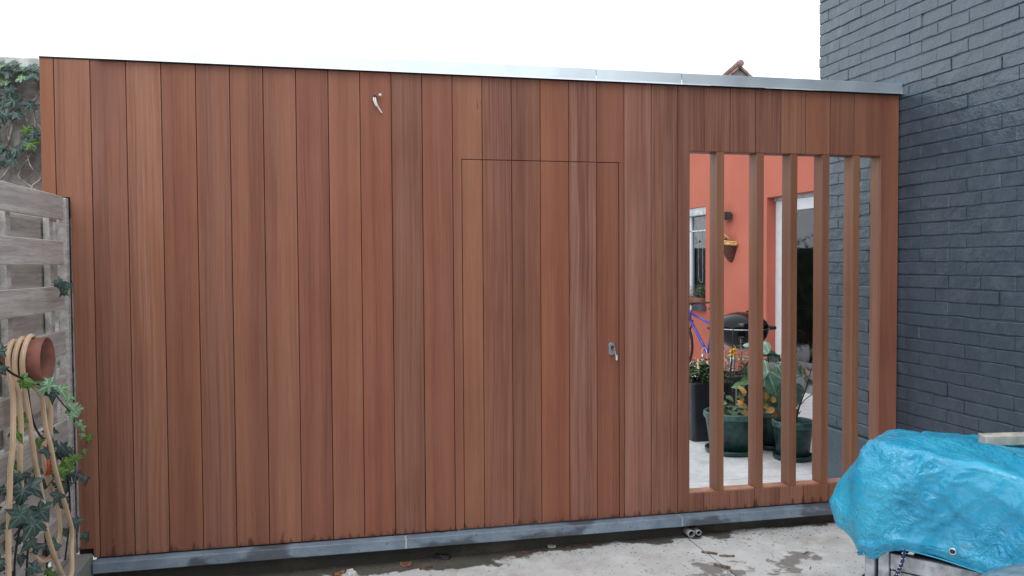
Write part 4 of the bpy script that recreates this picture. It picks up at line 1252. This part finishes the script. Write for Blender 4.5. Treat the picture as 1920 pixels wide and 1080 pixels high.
# ------------------------------------------------------------------ unseen house added behind the camera to darken the lower facade
oh = thing('added_house', (1.5, -9.4, -.29), 'dark brick house added out of view behind the viewpoint to shade the facade', 'house')
OB = simple('brown_house_brick', (.12, .085, .07), .85, .2, 6, .4)
for (x0, x1, z0, z1) in ((-6, -1.2, -.29, 4.1), (-1.2, .2, 2.0, 4.1), (-1.2, .2, -.29, .75), (.2, 2.2, -.29, 4.1), (2.2, 3.2, 2.0, 4.1), (3.2, 9, -.29, 4.1)):
    box('wall', x0, x1, -9.7, -9.4, z0, z1, OB, oh, 0)
for (x0, x1, z0) in ((-1.2, .2, .75), (2.2, 3.2, -.16)):
    box('frame', x0, x0+.07, -9.55, -9.47, z0, 2.0, WHITEP, oh, 0)
    box('frame', x1-.07, x1, -9.55, -9.47, z0, 2.0, WHITEP, oh, 0)
    box('frame', x0+.07, x1-.07, -9.55, -9.47, 1.93, 2.0, WHITEP, oh, 0)
    box('frame', x0+.07, x1-.07, -9.55, -9.47, z0, z0+.07, WHITEP, oh, 0)
    box('pane', x0+.07, x1-.07, -9.52, -9.51, z0+.07, 1.93, simple('dark_pane', (.02, .025, .03), .08), oh, 0)
box('roof_edge', -6.1, 9.1, -9.75, -9.3, 4.1, 4.2, ZINC, oh, 0)

# ------------------------------------------------------------------ far gable over the coping
fg = thing('distant_house', (13.4, 18.8, -.29), 'distant house with grey gable and clay roof tiles showing above the coping', 'house')
AX = Vector((.977, -.214, 0)); AY = Vector((.214, .977, 0))
def fgp(a, d, z): 
    v = AX*a+AY*d
    return (v.x, v.y, z)
bm = bmesh.new()
zt = 7.37+.29; hw = 3.4; sl_ = .93; ze = zt-hw*sl_
f_ = [bm.verts.new(fgp(*q)) for q in ((-hw, 0, 0), (hw, 0, 0), (hw, 0, ze), (0, 0, zt), (-hw, 0, ze))]
b_ = [bm.verts.new(fgp(*q)) for q in ((-hw, 8, 0), (hw, 8, 0), (hw, 8, ze), (0, 8, zt), (-hw, 8, ze))]
bm.faces.new(f_); bm.faces.new(b_[::-1])
for i in range(5):
    bm.faces.new((f_[i], b_[i], b_[(i+1) % 5], f_[(i+1) % 5]))
finish('wall', bm, GABLE, fg)
for s in (-1, 1):
    for k in range(16):
        bm = bmesh.new()
        a0 = s*k*.23; a1 = s*(k+1)*.23+s*.03
        z0 = zt-abs(a0)*sl_+.05; z1 = zt-abs(a1)*sl_+.05
        P = [fgp(a0, -.14, z0+.035), fgp(a1, -.14, z1+.06), fgp(a1, -.14, z1-.02), fgp(a0, -.14, z0-.045)]
        Q = [fgp(a0, 8.1, z0+.035), fgp(a1, 8.1, z1+.06), fgp(a1, 8.1, z1-.02), fgp(a0, 8.1, z0-.045)]
        p = [bm.verts.new(v) for v in P]; q = [bm.verts.new(v) for v in Q]
        bm.faces.new(p); bm.faces.new(q[::-1])
        for i in range(4): bm.faces.new((p[i], q[i], q[(i+1) % 4], p[(i+1) % 4]))
        finish('tile_course', bm, TILE, fg)
tube('ridge_tile', [fgp(0, -.2, zt+.12), fgp(0, 8.1, zt+.12)], .11, TILE, fg, 12, 0)

# ------------------------------------------------------------------ small things at the foot of the wall
for i, (x, r_, lb) in enumerate(((3.130, .022, 'wider left one of two grey conduit ends under the stone ledge'), (3.176, .0165, 'narrower right one of two grey conduit ends under the stone ledge'))):
    o = lathe('conduit_pipe', [(r_*.78, 0), (r_, 0), (r_, .09), (r_*.78, .09), (r_*.78, 0)], GREYPVC, None, (x, -.045, -.112+.003*i), 24)
    o.rotation_euler = (R(-90), 0, 0)
    tag(o, lb, 'pipe', 'grey conduits under the ledge')
pp = tube('pipe_stub', [(.20, -.18, -.17), (.215, -.145, -.095), (.222, -.13, -.07)], .017, GREYPVC, None, 14, 3)
tag(pp, 'rounded grey pipe end sticking up below the ledge at left', 'pipe')
gz = lambda x: -.163+.0085*x
rd = random.Random(77)
def chip(x, y, L, Wd, h, rz, mat, label, cat, name='wood_chip', group=None):
    bm = bmesh.new()
    n = 5
    rr = []
    for i in range(n+1):
        t = i/n
        wd = Wd*(.35+.65*math.sin(math.pi*(.12+.76*t)))*rd.uniform(.75, 1.1)/2
        yy = (t-.5)*L
        rr.append([bm.verts.new((-wd, yy, rd.uniform(0, .15)*h)), bm.verts.new((-wd*.6, yy, h*rd.uniform(.7, 1))), bm.verts.new((wd*.6, yy, h*rd.uniform(.7, 1))), bm.verts.new((wd, yy, 0))])
    for a, b in zip(rr, rr[1:]):
        for k in range(4): bm.faces.new((a[k], a[(k+1) % 4], b[(k+1) % 4], b[k]))
    bm.faces.new(rr[0]); bm.faces.new(rr[-1][::-1])
    o = finish(name, bm, mat)
    o.location = (x, y, gz(x)+.0015); o.rotation_euler = (0, 0, rz)
    return tag(o, label, cat, group)
chip(3.118, -.295, .085, .022, .010, R(55), CHIP, 'grey wood splinter lying across the paving joint near the ledge', 'wood chip')
chip(3.188, -.36, .080, .018, .010, R(-110), CHIP, 'grey wood splinter just right of the paving joint', 'wood chip')
chip(3.095, -.49, .085, .024, .012, R(40), CHIP, 'brown wood splinter lying in the paving joint near the frame edge', 'wood chip')
chip(2.47, .012, .20, .022, .006, R(98), REDCH, 'long thin red offcut at the foot of the footing below the door', 'wood chip')
chip(2.16, -.03, .045, .018, .008, R(75), REDCH, 'short red-brown offcut on the pale concrete below the door', 'wood chip')
chip(1.60, -.12, .075, .022, .008, R(110), REDCH, 'reddish sliver lying in the damp patch', 'wood chip')
chip(1.155, -.085, .065, .035, .012, R(-60), DRYL, 'curled brown leaf beside the white fragment below the ledge', 'leaf', 'dry_leaf')
chip(1.215, -.105, .065, .060, .022, R(20), WHITEB, 'small white stone fragment below the ledge', 'stone', 'stone_fragment')
chip(1.50, -.055, .060, .045, .018, R(80), DRYL, 'orange-brown curled leaf by the damp patch', 'leaf', 'dry_leaf')
chip(1.70, .0, .09, .045, .025, R(60), BLACKP, 'black crumpled scrap against the footing', 'debris', 'black_scrap')
chip(2.315, .012, .045, .035, .016, R(85), PALEW, 'small pale round pebble against the footing', 'pebble', 'pebble')
chip(2.40, -.01, .05, .02, .008, R(60), BLACKP, 'tiny dark scrap on the pale concrete below the door', 'debris', 'black_scrap')
chip(3.62, -.42, .06, .006, .003, R(120), CHIP, 'thin twig alone on the pale concrete left of the tarpaulin', 'twig', 'twig')
chip(3.52, -.62, .05, .006, .003, R(140), CHIP, 'thin twig on the concrete nearest the trailer post', 'twig', 'twig')
# fine crumbs of sawdust and dirt along the footing: nobody could count them
bm = bmesh.new()
for i in range(900):
    x = rd.uniform(.5, 4.4); y = .035-abs(rd.gauss(0, .09))
    if i > 550: x = rd.uniform(2.6, 4.4); y = rd.uniform(-.9, .03)
    s = rd.uniform(.0015, .0045); z = gz(x)
    a = rd.uniform(0, 3.14); c_, s_ = math.cos(a)*s*rd.uniform(1, 3), math.sin(a)*s
    v = [bm.verts.new((x+c_, y+s_, z)), bm.verts.new((x-s_, y+c_*.5, z)), bm.verts.new((x-c_, y-s_, z)), bm.verts.new((x, y, z+s*.9))]
    bm.faces.new((v[0], v[1], v[3])); bm.faces.new((v[1], v[2], v[3])); bm.faces.new((v[2], v[0], v[3]))
tag(finish('sawdust_crumbs', bm, REDCH), 'scattered sawdust and dirt crumbs along the footing', 'debris', kind='stuff')

# ------------------------------------------------------------------ trailer under the blue tarpaulin
es = Vector((.597, -.802, 0)); et = Vector((.802, .597, 0)); A0 = Vector((3.035, -1.70, 0))
TW, TL = .85, 1.28
def L3(s, t, z): return A0+es*s+et*t+Vector((0, 0, z))
trl = thing('car_trailer', tuple(L3(.6, .4, -.15)), 'small galvanised car trailer hidden under the blue tarpaulin', 'trailer')
tloc = Vector(trl.location)
def tbox(name, s0, s1, t0, t1, z0, z1, mat, bev=.003):
    bm = bmesh.new()
    bbox(bm, s0, s1, t0, t1, z0, z1, bev=bev)
    rot = Matrix((es, et, Vector((0, 0, 1)))).transposed()
    for v in bm.verts: v.co = rot @ v.co + A0 - tloc
    return finish(name, bm, mat, trl)
tbox('corner_post', .012, .048, .012, .060, -.14, .60, GALV)
tbox('corner_post', .055, .095, .022, .052, -.14, .60, GALV)
tbox('side_panel', .098, TL-.05, .035, .055, .44, .60, PLY)
tbox('side_panel', .098, TL-.05, .020, .050, .325, .385, GALV)
tbox('side_panel', .098, TL-.05, .024, .050, .250, .318, GALV)
tbox('chassis_beam', .098, TL-.05, .06, .12, .12, .20, GALV)
tbox('chassis_beam', .098, TL-.05, TW-.12, TW-.06, .12, .20, GALV)
tbox('end_panel', .020, .045, .07, TW-.07, .25, .58, PLY)
tbox('load_floor', .06, TL-.06, .07, TW-.07, .20, .248, PLY)
tbox('wheel_axle', .66, .70, -.05, TW-.1, .08, .12, GALV)
# mudguard arch and wheel on the near side
ca = .62
bm = bmesh.new()
ro, rin = .355, .335
rowsm = []
for i in range(25):
    a = R(-5+190*i/24)
    row = []
    for (t, r_) in ((-.005, ro), (-.185, ro), (-.200, ro-.012), (-.205, rin-.018), (-.198, rin-.018), (-.193, rin-.004), (-.005, rin)):
        row.append(bm.verts.new(L3(ca+r_*math.cos(a), t, .115+r_*math.sin(a))-tloc))
    rowsm.append(row)
for a, b in zip(rowsm, rowsm[1:]):
    for k in range(7): bm.faces.new((a[k], a[(k+1) % 7], b[(k+1) % 7], b[k]))
finish('mudguard', bm, GALV, trl, False)
for side, tt in ((0, -.10), (1, TW-.14)):
    wh = bpy.data.objects.new('wheel', None); col.objects.link(wh); wh.parent = trl
    wh.location = L3(ca, tt, .115)-tloc
    wh.rotation_euler = (R(90), 0, math.atan2(es.y, es.x))
    torus('tyre', .205, .062, RUBBER, wh, 44, 12)
    lathe('rim', [(0, -.02), (.10, -.03), (.15, -.05), (.155, .05), (.10, .03), (0, .02)], GALV, wh, (0, 0, 0), 28)
o = tube('handle_loop', [L3(.30, .015, .30)-tloc, L3(.26, -.02, .285)-tloc, L3(.24, -.03, .24)-tloc, L3(.27, -.02, .19)-tloc, L3(.31, .015, .18)-tloc], .010, GALV, trl, 8, 4)
kn = lathe('post_knob', [(0, 0), (.016, .002), (.018, .014), (.012, .022), (0, .024)], BLACKP, trl, tuple(L3(.0, -.0, .25)-tloc), 16)
kn.location = L3(.018, .04, .262)-tloc; kn.rotation_euler = (0, R(-90), math.atan2(es.y, es.x))

# tarpaulin: a closed loop of profiles round the trailer, crumpled
def ssm(a, b, x):
    t = max(0, min(1, (x-a)/(b-a))); return t*t*(3-2*t)
rc = .022
per = []
def arc(cs, ct, a0, a1, n=7):
    for i in range(n):
        a = R(a0+(a1-a0)*i/(n-1)); per.append((cs+rc*math.cos(a), ct+rc*math.sin(a), math.cos(a), math.sin(a)))
NS, NE = 150, 70
for i in range(NS): per.append((TL-rc-(TL-2*rc)*i/NS, 0, 0, -1))
arc(rc, rc, 270, 180)
for i in range(NE): per.append((0, rc+(TW-2*rc)*(i+1)/(NE+1), -1, 0))
arc(rc, TW-rc, 180, 90)
for i in range(60): per.append((rc+(TL-2*rc)*(i+1)/61, TW, 0, 1))
arc(TL-rc, TW-rc, 90, 0)
for i in range(40): per.append((TL, TW-rc-(TW-2*rc)*(i+1)/41, 1, 0))
arc(TL-rc, rc, 0, -90)
def ridge(p, s, seed=0):
    return 1-abs(noise.noise(p*s+Vector((seed, seed*.7, -seed))))*2
def ztop(s, t):
    z = .772
    z += .010*math.exp(-((s-.12)/.16)**2)
    z -= .055*ssm(.30, .75, s)
    z -= .09*math.exp(-((t-.25)/.13)**2)*ssm(.22, .5, s)
    z -= .085*ssm(.22, .75, t)
    z += .012*noise.noise(Vector((s*5, t*5, .3)))
    return z
NV, NTOP = 62, 46
verts = []
hem_z = []
for (s, t, ns, nt_) in per:
    front = max(0, -nt_); end = max(0, -ns)
    hem = .405
    if front > .5: hem = .405-.050*math.exp(-((s-.045)/.045)**2)+.012*math.sin(s*9)-.01*ssm(.2, .6, s)
    if end > .3: hem = .36+.10*ssm(.0, .4, t)-.03*math.exp(-((t-.10)/.05)**2)
    if front <= .5 and end <= .3: hem = .42
    zt_ = ztop(s, t)
    colv = []
    # top: from the middle line outwards
    cs = min(max(s, .42), TL-.42); ct = TW/2
    for j in range(NTOP):
        f = j/(NTOP-1)
        f = 1-(1-f)**1.3
        ps, pt = cs+(s-cs)*f, ct+(t-ct)*f
        z = ztop(ps, pt)
        e = (1-f)*math.hypot(s-cs, t-ct)
        z -= .022*math.exp(-e/.010)
        colv.append((ps, pt, z))
    for j in range(1, NV+1):
        v = j/NV
        z = zt_-.022-(zt_-.022-hem)*v
        out = .004+.018*math.sin(math.pi*v*.9)
        if end > 0:
            out += end*(.100*math.sin(math.pi*v**1.45)**1.15*ssm(.004, .055, t)*ssm(.42, .08, t)+.004)
        out += front*(.022*math.sin(math.pi*v)*math.sin(s*10+.6)+.012*math.exp(-((v-.9)/.05)**2))
        colv.append((s+ns*out, t+nt_*out, z))
    verts.append(colv)
n_u = len(per); n_v = NTOP+NV
bm = bmesh.new()
pw = [[L3(a, b, c) for (a, b, c) in colv] for colv in verts]
def nrm(i, j):
    a = pw[(i+1) % n_u][j]-pw[i-1][j]; b = pw[i][min(n_v-1, j+1)]-pw[i][max(0, j-1)]
    v = a.cross(b)
    return v.normalized() if v.length > 1e-9 else Vector((0, 0, 1))
bv = []
for i in range(n_u):
    rowv = []
    for j in range(n_v):
        p = pw[i][j]; nn = nrm(i, j)
        if j < NTOP:
            if nn.z < 0: nn = -nn
            amp = .35+.5*ssm(.6, 1, j/NTOP)
        else:
            ou = es*per[i][2]+et*per[i][3]
            if nn.dot(ou) < 0: nn = -nn
            amp = 1
        q = p+Vector((noise.noise(p*6), noise.noise(p*6+Vector((9, 0, 0))), noise.noise(p*6+Vector((0, 9, 0)))))*.05
        d = .013*noise.noise(q*3.4)
        loc_ = p-A0
        ls, lz = loc_.dot(es), p.z
        d += .0140*(ridge(Vector((ls*4.2+lz*5.2, (lz-ls)*1.1, 2.2)), 1.0, 2)-.55)*ssm(0, .12, ls)
        d += .0075*(ridge(Vector((ls*9-lz*7, (lz+ls)*2.2, 5.2)), 1.0, 4)-.55)
        cm = .25+1.15*ssm(-.25, .30, noise.noise(q*3.1+Vector((4, 4, 1))))
        d += .0080*(ridge(q, 6.5, 2)-.55)
        d += cm*.0075*(ridge(q, 13, 5)-.55)
        d += cm*.0055*(ridge(q, 27, 8)-.55)
        d += cm*.0034*(ridge(q, 60, 3)-.55)
        if j >= n_v-5: d += .003
        if j < 3: amp = .35
        rowv.append(bm.verts.new(p+nn*d*amp))
    bv.append(rowv)
for i in range(n_u):
    i2 = (i+1) % n_u
    for j in range(n_v-1):
        bm.faces.new((bv[i][j], bv[i2][j], bv[i2][j+1], bv[i][j+1]))
bmesh.ops.remove_doubles(bm, verts=bm.verts, dist=.0004)
tp = thing('blue_tarpaulin', tuple(L3(.6, .4, .4)), 'crumpled bright blue tarpaulin draped over the trailer', 'tarpaulin')
for v in bm.verts: v.co -= Vector(tp.location)
sheet = finish('sheet', bm, TARP, tp, True)
md = sheet.modifiers.new('thick', 'SOLIDIFY'); md.thickness = .0015; md.offset = 1
hemi = tube('hem_cord', [pw[i][n_v-1]-Vector(tp.location)+es*per[i][2]*.004+et*per[i][3]*.004+Vector((0, 0, .001)) for i in range(0, n_u, 3)], .0028, TARP, tp, 6, 0)
# eyelet in the hem
ep = L3(.315, -.036, .455)
o = torus('eyelet', .0095, .003, STEEL, tp, 20, 8, loc=tuple(ep-Vector(tp.location)))
o.rotation_euler = (R(90), 0, math.atan2(es.y, es.x))
o2 = lathe('eyelet_hole', [(0, 0), (.008, 0), (.008, .003), (0, .003)], BLACKP, tp, tuple(ep-Vector(tp.location)), 14)
o2.rotation_euler = (R(90), 0, math.atan2(es.y, es.x))
# elastic cord under the hem
cd = thing('elastic_cord', tuple(L3(.18, -.02, .3)), 'navy elastic cord with white flecks below the tarpaulin hem', 'cord')
cp = [L3(.155, -.012, .42), L3(.150, -.022, .37), L3(.135, -.025, .33), L3(.125, -.025, .29), L3(.135, -.02, .24), L3(.15, .0, .20)]
cs_ = smooth_path([p-Vector(cd.location) for p in cp], 6)
tube('cord', [p-Vector(cd.location) for p in cp], .0065, ROPE, cd, 10, 6)
bm = bmesh.new()
for k, p in enumerate(cs_):
    if k % 2 == 0:
        for a in (0, 2.1, 4.2):
            q = p+(es*math.cos(a+k)-et*abs(math.sin(a+k)))*.0064
            bmesh.ops.create_icosphere(bm, subdivisions=1, radius=.0022, matrix=Matrix.Translation(q))
finish('white_fleck', bm, ROPEW, cd)
# timber beam lying across the tarpaulin
pA, pB = Vector((3.72, -1.52, .735)), Vector((4.38, -1.66, .750))
dx = (pB-pA).normalized(); dy = Vector((0, 0, 1)).cross(dx).normalized()
bm = bmesh.new(); bbox(bm, 0, (pB-pA).length, -.03, .03, -.042, .0, bev=.004)
rot = Matrix((dx, dy, dx.cross(dy))).transposed()
for v in bm.verts: v.co = rot @ v.co
o = finish('timber_beam', bm, PALEW); o.location = pA
tag(o, 'pale sawn timber lying across the blue tarpaulin', 'beam')
